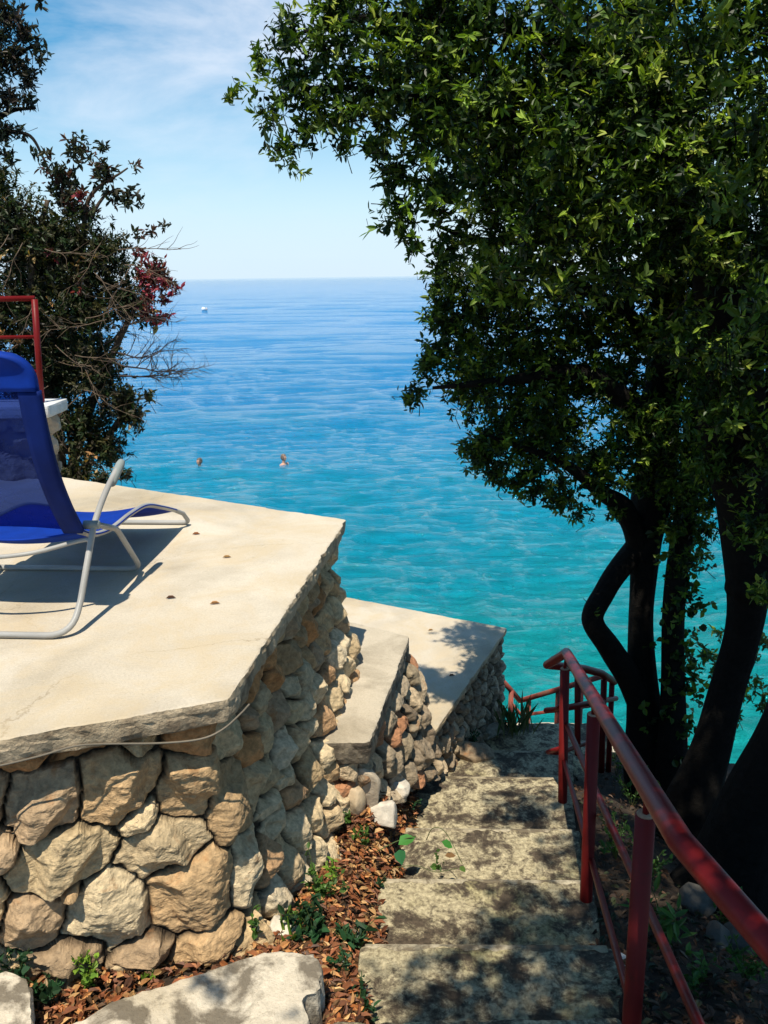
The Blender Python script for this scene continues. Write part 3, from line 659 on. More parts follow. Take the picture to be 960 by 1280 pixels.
# back + seat profile (inner frame, .03 in)
IN = .035
backp = catmull([CP(30, 441, IN), CP(38, 462, IN), CP(44, 495, IN), CP(53, 540, IN), (CP(66, 590, IN)), CP(82, 632, IN), CP(98, 664, IN)], 6)
seatp = catmull([CP(98, 664, IN), CP(118, 668, IN), CP(140, 660, IN), CP(162, 643, IN), CP(182, 632, IN), CP(202, 634, IN), CP(219, 638, IN)], 6)
WF = WID-2*IN
def panel(name, curve, u0, u1, m, sag=0, thick=0, rtop=0, n=24):
    L_ = np.concatenate([[0], np.cumsum(np.linalg.norm(np.diff(curve, axis=0), axis=1))]); V = []; nn = np.cross(nl, np.gradient(curve, axis=0)); nn /= np.linalg.norm(nn, axis=1)[:, None]
    for i, p in enumerate(curve):
        insx = 0
        if rtop and L_[i] < rtop: insx = rtop-math.sqrt(max(0, rtop**2-(rtop-L_[i])**2))
        for k in range(n+1):
            u = u0+(u1-u0)*k/n; x = insx+(WF-2*insx)*u
            V.append(p-nl*x+nn[i]*sag*4*u*(1-u))
    Fc = [(i*(n+1)+k, (i+1)*(n+1)+k, (i+1)*(n+1)+k+1, i*(n+1)+k+1) for i in range(len(curve)-1) for k in range(n)]
    o = mesh_obj(name, V, Fc, M[m], lg)
    if thick:
        md = o.modifiers.new('t', 'SOLIDIFY'); md.thickness = thick; md.offset = 0
    return o
nh = 12
panel('backrest', backp[nh-1:], .09, .91, 'mesh', .02)
panel('headrest', backp[:nh], -.02, 1.02, 'cloth', -.0, .03, rtop=.10)
for a_, b_ in ((-.035, .095), (.905, 1.035)):
    panel('hem', backp[nh-1:], a_, b_, 'navy', 0, .022, n=4)
panel('seat', seatp, -.02, 1.02, 'cloth', -.035, .006)
# fabric frame tubes
for off in (0, WF):
    mb = MB(); tube(mb, [p-nl*off for p in backp[nh-2:]], .010, 10); mb.build('back_tube', M['alu'], lg)
mb = MB(); s0 = seatp[-1]; ft = fl(CP(237, 657, .0)); ft0 = CP(229, 642, .01)
sd1 = [p for p in seatp]+[ft0]+rnd(ft0, ft, ft-nl*.3, .03)
tube(mb, sd1+[p-nl*(WF+ (0 if i < len(seatp) else .045)) for i, p in enumerate(sd1)][::-1], .011, 12); mb.build('foot_frame', M['alu'], lg)
# curved link bar under the seat
a = CP(113, 676); mb = MB(); tube(mb, [a, a-nl*.04+dl*.0, a-nl*.2-dl*.10-[0, 0, .02], a-nl*.42-dl*.12-[0, 0, .025], a-nl*WID], .008, 10, sm=6); mb.build('link_bar', M['alu'], lg)
# ------------------------------------------------------------------ leaves
def leaves(base, d, nrm, Ln, Wd, fold=.18, droop=.1):
    n = len(base); d = d/np.linalg.norm(d, axis=1)[:, None]; s = np.cross(d, nrm); s /= np.linalg.norm(s, axis=1)[:, None]+1e-9; u = np.cross(s, d)
    Ln = Ln[:, None]; Wd = Wd[:, None]
    tip = base+d*Ln-u*Ln*droop
    l1 = base+d*Ln*.32-s*Wd*.46+u*Wd*fold; l2 = base+d*Ln*.68-s*Wd*.40+u*(Wd*fold-Ln*droop*.4)
    r1 = base+d*Ln*.32+s*Wd*.46+u*Wd*fold; r2 = base+d*Ln*.68+s*Wd*.40+u*(Wd*fold-Ln*droop*.4)
    V = np.stack([base, l1, l2, tip, r2, r1], 1).reshape(-1, 3); i = np.arange(n)*6
    Fc = np.vstack([np.stack([i, i+3, i+2, i+1], 1), np.stack([i, i+5, i+4, i+3], 1)]); return V, Fc
def unit(n, r=rng):
    v = r.normal(size=(n, 3)); return v/np.linalg.norm(v, axis=1)[:, None]
def sprays(C, D, nl_, Ln, pal, wr=.36, r=rng, spread=1.0, jit=.12):
    """leaf rosettes: C centres, D axis directions"""
    n = len(C); idx = np.repeat(np.arange(n), nl_); N = len(idx)
    D = D/np.linalg.norm(D, axis=1)[:, None]
    dd = D[idx]*r.uniform(.1, 1.1, (N, 1))+unit(N, r)*spread
    al = r.uniform(-1.6, 0, N)*Ln; base = C[idx]+D[idx]*al[:, None]
    nr = D[idx]+unit(N, r)*.6+np.array([0, 0, .6])
    L_ = Ln*r.uniform(.5, 1.2, N)*np.repeat(r.uniform(.8, 1.15, n), nl_)
    V, Fc = leaves(base, dd, nr, L_, L_*wr*r.uniform(.8, 1.2, N), r.uniform(.05, .3), .12)
    ci = r.integers(0, len(pal), n); col = np.array(pal)[ci][idx]*r.uniform(1-jit*2, 1+jit*2, (N, 1))
    return V, Fc, np.repeat(col, 6, 0)
def blob_pts(blobs, dens, r=rng, shell=.45):
    C = []; D = []
    for (px, py, Y, rp, *z) in blobs:
        c = W(px, py, Y=Y); R = rp*depth(c)/FPX; ry = z[0] if z else R
        n = max(3, int(dens*(R*R*min(ry, .9)*4.2)**.8)); u = unit(n, r); rr = (shell+(1-shell)*r.random(n))[:, None]**.8
        C.append(c+u*rr*np.array([R, ry, R])*(1+.12*r.normal(size=(n, 1)))); D.append(u+r.normal(size=(n, 3))*.45+[0, -.1, .35])
    return np.vstack(C), np.vstack(D)
def twigs(C, D, r, frac=.35, ln=.09, rad_=.0016):
    sel = np.where(r.random(len(C)) < frac)[0]; n = len(sel); c = C[sel]; d = D[sel]/np.linalg.norm(D[sel], axis=1)[:, None]
    a = c; b = c-d*ln*r.uniform(.5, 1.3, (n, 1))+r.normal(size=(n, 3))*.04; m_ = (a+b)/2+r.normal(size=(n, 3))*.02
    V = []
    s = np.cross(d, unit(n, r)); s /= np.linalg.norm(s, axis=1)[:, None]; t = np.cross(d, s)
    rings = []
    for q, rr in ((b, rad_*1.6), (m_, rad_*1.2), (a, rad_*.6)):
        for k in range(3):
            th = k*2.094; rings.append(q+(s*math.cos(th)+t*math.sin(th))*rr)
    V = np.stack(rings, 1).reshape(-1, 3); i = np.arange(n)*9; Fc = []
    for g in (0, 3):
        for k in range(3): Fc.append(np.stack([i+g+k, i+g+(k+1) % 3, i+g+3+(k+1) % 3, i+g+3+k], 1))
    return V, np.vstack(Fc)
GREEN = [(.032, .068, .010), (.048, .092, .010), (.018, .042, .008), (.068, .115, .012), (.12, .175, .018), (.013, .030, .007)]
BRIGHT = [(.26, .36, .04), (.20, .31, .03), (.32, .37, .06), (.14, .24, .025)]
BARK = (.009, .0075, .006)
def ppath(pts):      # (px,py,Y,rpx)
    P = [W(a, b, Y=y) for a, b, y, r in pts]; R = [r*depth(p)/FPX for p, (a, b, y, r) in zip(P, pts)]; return np.array(P), np.array(R)
def limb(name, pts, root, sm=6, seg=14, rough=.045, c=BARK, mat_='bark'):
    P, R = ppath(pts); Q = catmull(np.hstack([P, R[:, None]]), sm); k = np.arange(len(Q))
    Q[:, 0] += .006*np.sin(k*.45+P[0][0]*9)*np.clip(Q[:, 3]/.03, .3, 1.2)*np.minimum(k, 1); mb = MB(); tube(mb, Q[:, :3], Q[:, 3], seg, rough=rough, c=c)
    return mb.build(name, M[mat_], root)
def foliage_mesh(name, V, Fc, col, C, D, r, tw, root, *a):
    Vt, Ft = twigs(C, D, r, tw, *a); nl = len(Fc)
    o = mesh_obj(name, np.vstack([V, Vt]), np.vstack([Fc, Ft+len(V)]), M['leaf'], root, smooth=False, col=np.vstack([col, np.tile(BARK, (len(Vt), 1))]))
    o.data.materials.append(M['bark']); mi = np.zeros(len(o.data.polygons), dtype=np.int32); mi[nl:] = 1
    o.data.polygons.foreach_set('material_index', mi); return o
def crown(name, root, blobs, dens, nl_, Ln, pal, r, bright=.0, shell=.45, wr=.41, tw=.45):
    C, D = blob_pts(blobs, dens, r, shell); V, Fc, col = sprays(C, D, nl_, Ln, pal, wr, r)
    if bright:
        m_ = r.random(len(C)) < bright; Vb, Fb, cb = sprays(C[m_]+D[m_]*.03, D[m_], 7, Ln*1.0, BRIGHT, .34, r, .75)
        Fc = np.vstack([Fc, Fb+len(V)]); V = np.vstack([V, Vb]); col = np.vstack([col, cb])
    foliage_mesh(name, V, Fc, col, C, D, r, tw, root)
    return len(Fc)//2

tot = 0
# tree A: S-curved forked stem nearest the railing; crown: lower left masses
rA = np.random.default_rng(101)
ta = empty('evergreen_tree', W(812, 985, Y=4.6), 'dark evergreen whose forked S-curved stem stands just behind the red handrail', 'tree')
limb('trunk', [(822, 1010, 4.6, 36), (812, 950, 4.6, 29), (806, 900, 4.6, 22), (804, 830, 4.6, 17), (800, 760, 4.6, 15), (806, 690, 4.6, 19), (812, 630, 4.6, 26), (822, 560, 4.55, 26), (830, 480, 4.5, 24), (835, 380, 4.4, 20), (820, 280, 4.3, 14)], ta)
limb('stem', [(808, 905, 4.57, 16), (790, 850, 4.55, 16), (765, 815, 4.5, 15), (745, 785, 4.45, 14), (743, 762, 4.45, 14), (757, 735, 4.5, 14), (780, 705, 4.55, 15), (797, 680, 4.6, 15)], ta)
limb('branch', [(797, 690, 4.6, 14), (790, 655, 4.5, 13), (778, 632, 4.4, 12), (755, 618, 4.3, 10), (735, 600, 4.2, 8), (700, 578, 4.1, 6), (655, 560, 4.0, 4), (610, 545, 3.9, 2)], ta)
limb('branch', [(830, 545, 4.5, 15), (800, 510, 4.35, 14), (770, 492, 4.2, 13), (735, 468, 4.1, 11), (690, 466, 4.0, 9), (640, 475, 3.9, 6), (590, 480, 3.8, 4), (540, 485, 3.8, 2)], ta)
limb('branch', [(832, 460, 4.4, 12), (790, 400, 4.2, 10), (730, 360, 4.0, 8), (660, 330, 3.9, 5), (600, 320, 3.8, 3)], ta)
bA = [(515, 495, 3.9, 22), (545, 440, 3.9, 32), (575, 400, 4.0, 45), (590, 480, 3.9, 45), (620, 540, 4.0, 45), (600, 570, 4.0, 30), (660, 500, 4.1, 60), (665, 580, 4.1, 40), (700, 540, 4.1, 45), (650, 420, 4.1, 65), (720, 460, 4.2, 60), (740, 580, 4.3, 38), (700, 610, 4.2, 25), (780, 560, 4.5, 45), (770, 480, 4.4, 50), (730, 390, 4.2, 60), (800, 400, 4.3, 70), (560, 350, 4.0, 40), (590, 560, 3.9, 22), (640, 605, 4.1, 18), (535, 460, 3.9, 22), (790, 600, 4.5, 25), (850, 500, 4.4, 45), (835, 600, 4.4, 34), (820, 540, 4.3, 40), (790, 520, 4.2, 35), (860, 570, 4.3, 36), (725, 640, 4.2, 18), (620, 592, 4.0, 24), (665, 612, 4.05, 22), (700, 625, 4.1, 26), (750, 600, 4.2, 30), (770, 640, 4.3, 16), (840, 660, 4.3, 22), (860, 700, 4.3, 20), (875, 620, 4.3, 34), (745, 765, 4.4, 9), (860, 740, 4.4, 14), (875, 660, 4.4, 26), (615, 360, 4.0, 50), (600, 450, 4.3, 50), (680, 530, 4.5, 50), (550, 395, 3.95, 30)]
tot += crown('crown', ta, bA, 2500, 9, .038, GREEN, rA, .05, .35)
# tree B: slim, ivy-clad
rB = np.random.default_rng(102)
tb = empty('evergreen_tree', W(842, 995, Y=4.45), 'slim ivy-covered trunk in the middle, right behind the S-curved tree', 'tree')
limb('trunk', [(845, 1020, 4.45, 26), (840, 950, 4.45, 20), (840, 850, 4.45, 15), (845, 740, 4.45, 14), (855, 640, 4.5, 14), (870, 540, 4.5, 13), (885, 420, 4.4, 11), (880, 320, 4.3, 8)], tb)
C = []; 
for k in range(170):
    t = rB.random(); px = 840+8*math.sin(t*4)+t*14; py = 960-t*360; C.append(W(px+rB.normal()*15, py, Y=4.45-.1*rB.random()))
C = np.array(C); V, Fc, col = sprays(C, unit(len(C), rB)+[0, -.5, -.3], 6, .045, GREEN, .75, rB); mesh_obj('ivy', V, Fc, M['leaf'], tb, smooth=False, col=col)
tot += crown('crown', tb, [(890, 340, 4.3, 80), (940, 420, 4.4, 70), (870, 440, 4.5, 55), (900, 520, 4.7, 45), (860, 640, 4.8, 30), (890, 600, 4.9, 40), (820, 330, 4.3, 60), (875, 690, 4.9, 20), (960, 520, 4.6, 50)], 900, 9, .048, GREEN, rB, .02, .3)
# tree C: thick trunk
rC = np.random.default_rng(103)
tcn = empty('evergreen_tree', W(868, 1040, Y=3.9), 'thick black trunk whose big overhanging crown reaches far left over the steps', 'tree')
limb('trunk', [(855, 1075, 3.9, 46), (865, 1010, 3.9, 33), (878, 960, 3.9, 25), (900, 895, 3.9, 21), (926, 800, 3.9, 21), (934, 720, 3.85, 27), (930, 640, 3.8, 32), (915, 540, 3.7, 42), (915, 430, 3.6, 38), (890, 300, 3.5, 30), (850, 180, 3.4, 22), (800, 60, 3.3, 14), (760, -60, 3.2, 8)], tcn, seg=18)
limb('branch', [(935, 740, 3.85, 30), (965, 640, 3.8, 32), (985, 520, 3.7, 28), (990, 400, 3.6, 24)], tcn)
limb('branch', [(905, 340, 3.5, 18), (830, 250, 3.4, 13), (740, 190, 3.3, 10), (640, 150, 3.3, 8), (540, 125, 3.4, 5), (440, 110, 3.5, 3), (360, 110, 3.6, 2)], tcn)
limb('branch', [(880, 280, 3.5, 14), (780, 290, 3.6, 9), (690, 300, 3.6, 6), (600, 300, 3.6, 4), (540, 280, 3.6, 2)], tcn)
limb('branch', [(820, 100, 3.35, 12), (720, 60, 3.3, 9), (600, 30, 3.3, 6), (480, 20, 3.4, 4), (380, 40, 3.5, 2)], tcn)
bC = [(300, 112, 3.6, 14), (325, 75, 3.6, 24), (335, 140, 3.6, 28), (360, 40, 3.6, 35), (350, 185, 3.6, 24), (375, 100, 3.6, 50), (385, 160, 3.6, 35), (372, 208, 3.6, 14), (420, 60, 3.5, 55), (430, 130, 3.5, 50), (420, 0, 3.5, 45), (480, 100, 3.4, 60), (470, 170, 3.5, 36), (495, 215, 3.5, 36), (500, 265, 3.5, 34), (515, 305, 3.5, 24), (480, 20, 3.4, 60), (540, 150, 3.4, 65), (550, 60, 3.3, 65), (545, 240, 3.5, 50), (560, 310, 3.6, 40), (610, 120, 3.2, 75), (620, 210, 3.3, 70), (610, 30, 3.2, 70), (620, 290, 3.4, 60), (690, 80, 3.2, 80), (700, 170, 3.1, 80), (690, 260, 3.2, 75), (700, 340, 3.4, 60), (770, 60, 3.1, 80), (780, 150, 3.1, 80), (770, 240, 3.1, 75), (780, 330, 3.2, 65), (850, 100, 3.2, 80), (850, 200, 3.1, 75), (860, 290, 3.2, 70), (930, 60, 3.3, 80), (930, 180, 3.2, 80), (940, 300, 3.3, 80), (640, 350, 3.7, 50), (1000, 420, 3.4, 70), (1010, 200, 3.3, 90), (560, -30, 3.3, 70), (700, -40, 3.2, 80), (850, -40, 3.2, 80), (980, -30, 3.3, 80), (290, 120, 3.6, 10), (430, 185, 3.6, 20),
      (930, 450, 3.3, 60), (965, 560, 3.4, 60), (890, 500, 3.4, 50), (860, 420, 3.3, 55), (950, 660, 3.5, 45), (890, 580, 3.6, 40), (960, 740, 3.4, 30), (700, 240, 4.0, 110), (850, 220, 4.1, 120), (600, 160, 4.0, 90), (780, 100, 4.1, 110), (930, 350, 4.1, 90), (540, 60, 4.1, 80)]
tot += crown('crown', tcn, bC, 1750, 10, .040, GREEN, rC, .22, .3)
# tree D: right edge, leaning; its low crown is the dark near mass and the canopy over the steps
rD = np.random.default_rng(104)
td = empty('evergreen_tree', W(905, 1090, Y=3.2), 'stout dark tree slanting out of the right edge, lowest trunk behind the handrail', 'tree')
limb('trunk', [(895, 1130, 3.2, 60), (925, 1060, 3.2, 46), (958, 985, 3.2, 42), (1003, 890, 3.15, 40), (1040, 780, 3.0, 42), (1100, 600, 2.7, 40), (1160, 380, 2.4, 36), (1200, 100, 2.0, 30)], td, seg=18)
def bxyz(x, y, z, r): 
    return (x, y, z, r)
bD = [(640, 330, 2.7, 30), (600, 350, 2.7, 26), (700, 360, 2.8, 26), (900, 230, 2.5, 50), (960, 150, 2.4, 50), (880, 60, 2.5, 60), (780, 20, 2.5, 50), (950, 380, 2.6, 55), (900, 440, 2.8, 35), (700, 20, 2.6, 40), (1010, 300, 2.5, 60)]
CD, DD = blob_pts(bD, 900, rD, .3)
can = []                                   # canopy overhead, above and behind the camera
for (x, y, z, r) in [(.55, .9, 1.6, .5), (1.1, .6, 1.7, .6), (1.7, 1.0, 1.6, .6), (1.3, 1.5, 1.7, .55), (1.9, 1.9, 1.7, .6), (.75, 1.7, 1.9, .4), (2.5, 1.3, 1.4, .7), (1.0, -.2, 1.6, .6), (1.9, .1, 1.6, .7), (.3, .0, 1.6, .35), (.35, -.8, 1.5, .5), (1.2, -1.2, 1.5, .7), (2.3, 2.6, 1.4, .6), (1.5, 2.4, 1.7, .5), (2.9, .4, 1.5, .8), (2.8, 2.2, 1.5, .7), (3.2, 3.0, 1.2, .8), (2.2, -1, 1.5, .7), (2.4, 3.4, 1.4, .6), (-.05, .1, 1.6, .42), (.1, .75, 1.7, .38), (-.1, .35, 1.7, .38), (.05, 1.0, 1.8, .25), (.45, 1.45, 1.8, .32), (.2, 2.0, 1.8, .25), (.0, -.6, 1.6, .4), (-.72, .30, 1.6, .10), (-.95, .5, 1.6, .07), (.8, .2, 2.2, .6), (1.5, .8, 2.2, .7), (1.5, 1.9, 2.2, .6), (2.3, .9, 2.2, .7), (2.4, 2.0, 2.2, .6), (3.4, 1.5, 1.9, .8), (3.2, 2.4, 2, .7), (1.9, 3.3, 1.9, .6), (2.6, 3.2, 2.2, .6), (2.9, 2.0, 2.4, .8), (-.3, .55, 1.6, .28), (.15, .35, 1.9, .4), (.5, .5, 2.1, .5), (1.0, 1.2, 2.0, .5), (1.4, 1.3, 2.6, .8), (2.3, 1.6, 2.6, .8), (1.5, .2, 2.5, .8), (3.0, 2.8, 2.4, .8), (2, 2.8, 2.0, .5)]:
    n = int(1100*r*r*1.3); u = unit(n, rD); can.append(np.array([x, y, z])+u*(rD.random((n, 1))**.5)*[r, r, r*.45])
CC = np.vstack(can); DC = unit(len(CC), rD)+[0, 0, .5]
C = np.vstack([CD, CC]); D = np.vstack([DD, DC])
V, Fc, col = sprays(C, D, 10, .043, GREEN, .40, rD)
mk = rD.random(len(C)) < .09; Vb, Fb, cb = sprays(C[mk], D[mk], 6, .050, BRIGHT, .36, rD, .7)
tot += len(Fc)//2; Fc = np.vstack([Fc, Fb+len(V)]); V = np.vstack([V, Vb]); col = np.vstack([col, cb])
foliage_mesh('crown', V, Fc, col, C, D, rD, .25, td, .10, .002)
T0 = W(1200, 100, Y=2.0)
for q in [(1.1, .6, 1.6), (1.9, 1.9, 1.6), (2.3, 2.8, 1.35), (.6, .9, 1.55), (1.1, -1., 1.5), (2.6, .2, 1.5)]:
    mb = MB(); q = np.array(q); tube(mb, [T0-[0, 0, .15], T0+(q-T0)*.4+[0, 0, .12], q, q+(q-T0)*.25], [.05, .035, .02, .006], 10, sm=5, rough=.05, c=BARK); mb.build('branch', M['bark'], td)
# ------------------------------------------------------------------ left shrubs
rE = np.random.default_rng(105)
PE = [(.034, .044, .014), (.026, .040, .012), (.04, .040, .017), (.022, .042, .011), (.036, .030, .020), (.065, .06, .022)]
sh = empty('shrub', (*W(90, 610, Y=6.3)[:2], -3.0), 'big tangled shrub with dull green leaves beyond the terrace, behind the low parapet', 'shrub')
for pts in ([(70, 800, 6.3, 14), (80, 650, 6.3, 11), (60, 480, 6.3, 9), (40, 350, 6.2, 6), (60, 250, 6.2, 3)], [(75, 640, 6.3, 8), (110, 520, 6.3, 6), (150, 420, 6.2, 4), (190, 350, 6.2, 2)], [(70, 560, 6.3, 7), (120, 560, 6.2, 5), (165, 500, 6.2, 3)], [(60, 420, 6.2, 5), (100, 330, 6.2, 4), (110, 250, 6.2, 3), (160, 210, 6.2, 1)], [(90, 330, 6.2, 3), (130, 245, 6.2, 2), (175, 245, 6.2, 1)]):
    limb('stem' if pts[0][3] > 6 else 'branch', pts, sh, seg=8, c=(.10, .075, .055))
bE = [(20, 290, 6.2, 60), (80, 300, 6.2, 55), (130, 320, 6.2, 45), (30, 380, 6.2, 60), (100, 380, 6.2, 60), (155, 370, 6.2, 38), (60, 460, 6.3, 60), (120, 460, 6.2, 45), (150, 500, 6.2, 36), (100, 530, 6.2, 45), (165, 520, 6.2, 22), (130, 560, 6.2, 35), (100, 590, 6.0, 30), (150, 590, 6.0, 14), (185, 495, 6.2, 12), (190, 400, 6.2, 14), (-20, 250, 6.2, 60), (-30, 400, 6.2, 70), (50, 520, 6.4, 50), (125, 602, 5.8, 18), (60, 330, 6.6, 60), (90, 440, 6.7, 60), (-60, 520, 6.3, 70)]
tot += crown('foliage', sh, bE, 2500, 9, .044, PE, rE, .0, .15, .36, .5)
bE2 = [(75, 220, 6.2, 28), (100, 185, 6.2, 22), (85, 250, 6.2, 24), (130, 215, 6.2, 22), (140, 245, 6.2, 14), (165, 238, 6.2, 9), (160, 250, 6.2, 13), (110, 265, 6.2, 16), (175, 247, 6.2, 7), (130, 180, 6.2, 11), (168, 205, 6.2, 8), (60, 190, 6.2, 10), (150, 300, 6.2, 9), (190, 287, 6.2, 7), (205, 282, 6.2, 5), (175, 295, 6.2, 6), (45, 190, 6.2, 8)]
C, D = blob_pts(bE2, 1500, rE, .1); V, Fc, col = sprays(C, D, 8, .055, [(.035, .04, .022), (.05, .045, .03), (.03, .04, .02), (.10, .045, .035)], .36, rE); mesh_obj('foliage', V, Fc, M['leaf'], sh, smooth=False, col=col)
bR = [(195, 335, 6.15, 20), (208, 352, 6.15, 16), (190, 350, 6.15, 18), (220, 360, 6.15, 10), (185, 372, 6.15, 14), (205, 372, 6.15, 10), (180, 390, 6.15, 12), (175, 345, 6.15, 12), (205, 395, 6.15, 9), (190, 398, 6.15, 8), (98, 242, 6.1, 11), (65, 315, 6.0, 7), (175, 315, 6.15, 9), (100, 360, 6.0, 6)]
C, D = blob_pts(bR, 2600, rE, .1); V, Fc, col = sprays(C, D, 8, .050, [(.30, .03, .06), (.20, .025, .05), (.34, .06, .08), (.07, .025, .022), (.30, .11, .07), (.05, .04, .025)], .36, rE)
o = mesh_obj('red_leaves', V, Fc, M['leaf'], sh, smooth=False, col=col); o['label'] = 'crimson leaves at the shrub tip over the sea'
# yellowed leaves through the shrub + bare tangled twigs
C, D = blob_pts(bE, 40, rE, .85); V, Fc, col = sprays(C, D, 3, .06, [(.45, .24, .10), (.38, .26, .13), (.30, .20, .08)], .42, rE)
o = mesh_obj('withered_leaves', V, Fc, M['leaf'], sh, smooth=False, col=col); o['label'] = 'tan withered leaves in the shrub'
def wild(mb, p, d, L_, r0, lev, r, c):
    n = 6; P = [p]; q = p.copy(); dd = d.copy()
    for k in range(n): dd = dd+r.normal(size=3)*.17; dd /= np.linalg.norm(dd); q = q+dd*L_/n; P.append(q.copy())
    tube(mb, P, np.linspace(r0, r0*.35, n+1), 4, cap=False, c=c)
    if lev:
        for k in range(2, n+1):
            for _ in range(2): nd = dd+r.normal(size=3)*.6; wild(mb, P[k], nd/np.linalg.norm(nd), L_*r.uniform(.3, .55), r0*.5, lev-1, r, c)
mb = MB()
for (px, py, dx, dz) in ((140, 440, 1, .05), (150, 470, 1, -.05), (145, 455, 1, -.25), (130, 430, 1, .25)):
    wild(mb, W(px, py, Y=6.1), np.array([dx, -.1, dz]), .42, .007, 2, rE, (.07, .052, .045))
o = mb.build('bare_branches', M['bark'], sh); o['label'] = 'bare brown branches spreading over the sea'
mb = MB()
for k in range(24):
    px, py = rE.uniform(0, 165), rE.uniform(290, 520); a_ = rE.uniform(-2.6, .4)
    wild(mb, W(px, py, Y=5.75+.25*rE.random()), np.array([math.cos(a_), -.2, -abs(math.sin(a_))*.9+.3]), .38, .0042, 1, rE, (.16, .115, .08))
o = mb.build('dry_twigs', M['bark'], sh)
# top-left tree
rF = np.random.default_rng(106)
tf_ = empty('evergreen_tree', (*W(-60, 600, Y=6.6)[:2], -3.2), 'dark tree cut off by the top left corner, above the tangled shrub', 'tree')
limb('trunk', [(-120, 900, 6.8, 22), (-110, 600, 6.8, 18), (-90, 350, 6.7, 15), (-60, 180, 6.6, 11), (-30, 80, 6.5, 7), (0, 0, 6.4, 4)], tf_)
limb('branch', [(-70, 220, 6.6, 7), (-30, 170, 6.5, 5), (10, 140, 6.5, 3), (45, 135, 6.5, 1.5)], tf_, seg=8)
limb('branch', [(-60, 170, 6.6, 6), (-20, 100, 6.5, 4), (20, 70, 6.5, 3), (45, 55, 6.5, 1.5)], tf_, seg=8)
limb('branch', [(10, 165, 6.5, 2.5), (38, 170, 6.4, 2), (55, 200, 6.3, 1.5), (75, 250, 6.25, 1)], tf_, seg=6)
bF = [(5, 20, 6.5, 28), (30, 40, 6.5, 22), (45, 60, 6.5, 15), (15, 70, 6.5, 26), (35, 95, 6.5, 18), (5, 120, 6.5, 24), (35, 125, 6.5, 15), (5, 165, 6.5, 22), (50, 75, 6.5, 10), (-30, 60, 6.5, 50), (-40, 150, 6.5, 50), (48, 0, 6.5, 6), (30, 165, 6.5, 10), (-40, -30, 6.5, 50), (10, 195, 6.5, 12), (0, 215, 6.5, 18)]
tot += crown('crown', tf_, bF, 1500, 9, .055, [(.03, .035, .018), (.04, .035, .025), (.025, .03, .02), (.055, .04, .035)], rF, .0, .2, .34, .5)
# low shrub between trunks C and D, by the water
rG = np.random.default_rng(107)
sg = empty('shrub', (*W(900, 960, Y=5.6)[:2], -3.6), 'small light green shrub growing between the two thick trunks against the water', 'shrub')
limb('stem', [(905, 1010, 5.6, 8), (900, 930, 5.6, 5), (925, 870, 5.5, 3), (945, 820, 5.4, 2)], sg, seg=7)
tot += crown('foliage', sg, [(880, 815, 5.5, 26), (895, 840, 5.5, 22), (935, 850, 5.5, 26), (950, 800, 5.5, 28), (920, 895, 5.5, 20), (870, 850, 5.5, 14), (955, 880, 5.4, 25), (900, 790, 5.5, 16)], 480, 8, .055, [(.06, .10, .025), (.05, .085, .022), (.08, .12, .03)], rG, .1, .1)
print('LEAVES', tot)
# ------------------------------------------------------------------ litter
rL = np.random.default_rng(55)
LIT = [(.34, .12, .035), (.26, .085, .03), (.42, .21, .075), (.16, .055, .022), (.48, .29, .12), (.12, .05, .025), (.22, .08, .03), (.10, .05, .02)]
def litter(name, regs, n, label, sz=(.016, .046), pal=None):
    pal = pal or LIT
    B = []
    for (px0, py0, px1, py1, k) in regs:
        for _ in range(int(n*k)):
            t = rL.random(); px, py = None, None
            px = rL.uniform(px0, px1); py = rL.uniform(py0, py1); p = W(px, py, Z=-2.1-.0)
            r = ray(px, py); tt = 1.5
            for _i in range(25):
                q = r*tt; g = float(gz(q[0], q[1])); tt += (q[2]-g)*.8/abs(r[2])*1.0 if abs(q[2]-g) > .002 else 0
            q = r*tt; q[2] = float(gz(q[0], q[1])); B.append(q+[0, 0, .006+.02*rL.random()])
    B = np.array(B); N = len(B); a_ = rL.random(N)*6.28; d = np.stack([np.cos(a_), np.sin(a_), rL.normal(size=N)*.35], 1); nr = np.tile([0, 0, 1.], (N, 1))+rL.normal(size=(N, 3))*.45
    L_ = rL.uniform(*sz, N); V, Fc = leaves(B, d, nr, L_, L_*rL.uniform(.3, .6, N), .35, .25)
    col = np.repeat(np.array(pal)[rL.integers(0, len(pal), N)]*rL.uniform(.6, 1.3, (N, 1)), 6, 0)
    o = mesh_obj(name, V, Fc, M['litter'], None, smooth=False, col=col); tag(o, label, 'leaf litter', None, 'stuff')
litter('leaf_litter', [(60, 1160, 420, 1290, 1.0), (345, 1080, 500, 1200, 1.0), (395, 1010, 520, 1110, .8), (440, 940, 540, 1020, .7), (340, 1190, 500, 1290, .8), (0, 1160, 110, 1280, .4), (400, 1200, 480, 1290, .5)], 2000, 'orange brown dead leaves filling the gutter between the wall and the steps')
litter('leaf_litter', [(735, 1000, 980, 1290, 1.0), (700, 930, 860, 1010, .25)], 1500, 'dark leaf litter on the shaded slope right of the handrail', pal=[(.08, .04, .02), (.05, .03, .015), (.12, .06, .03), (.04, .05, .02)])
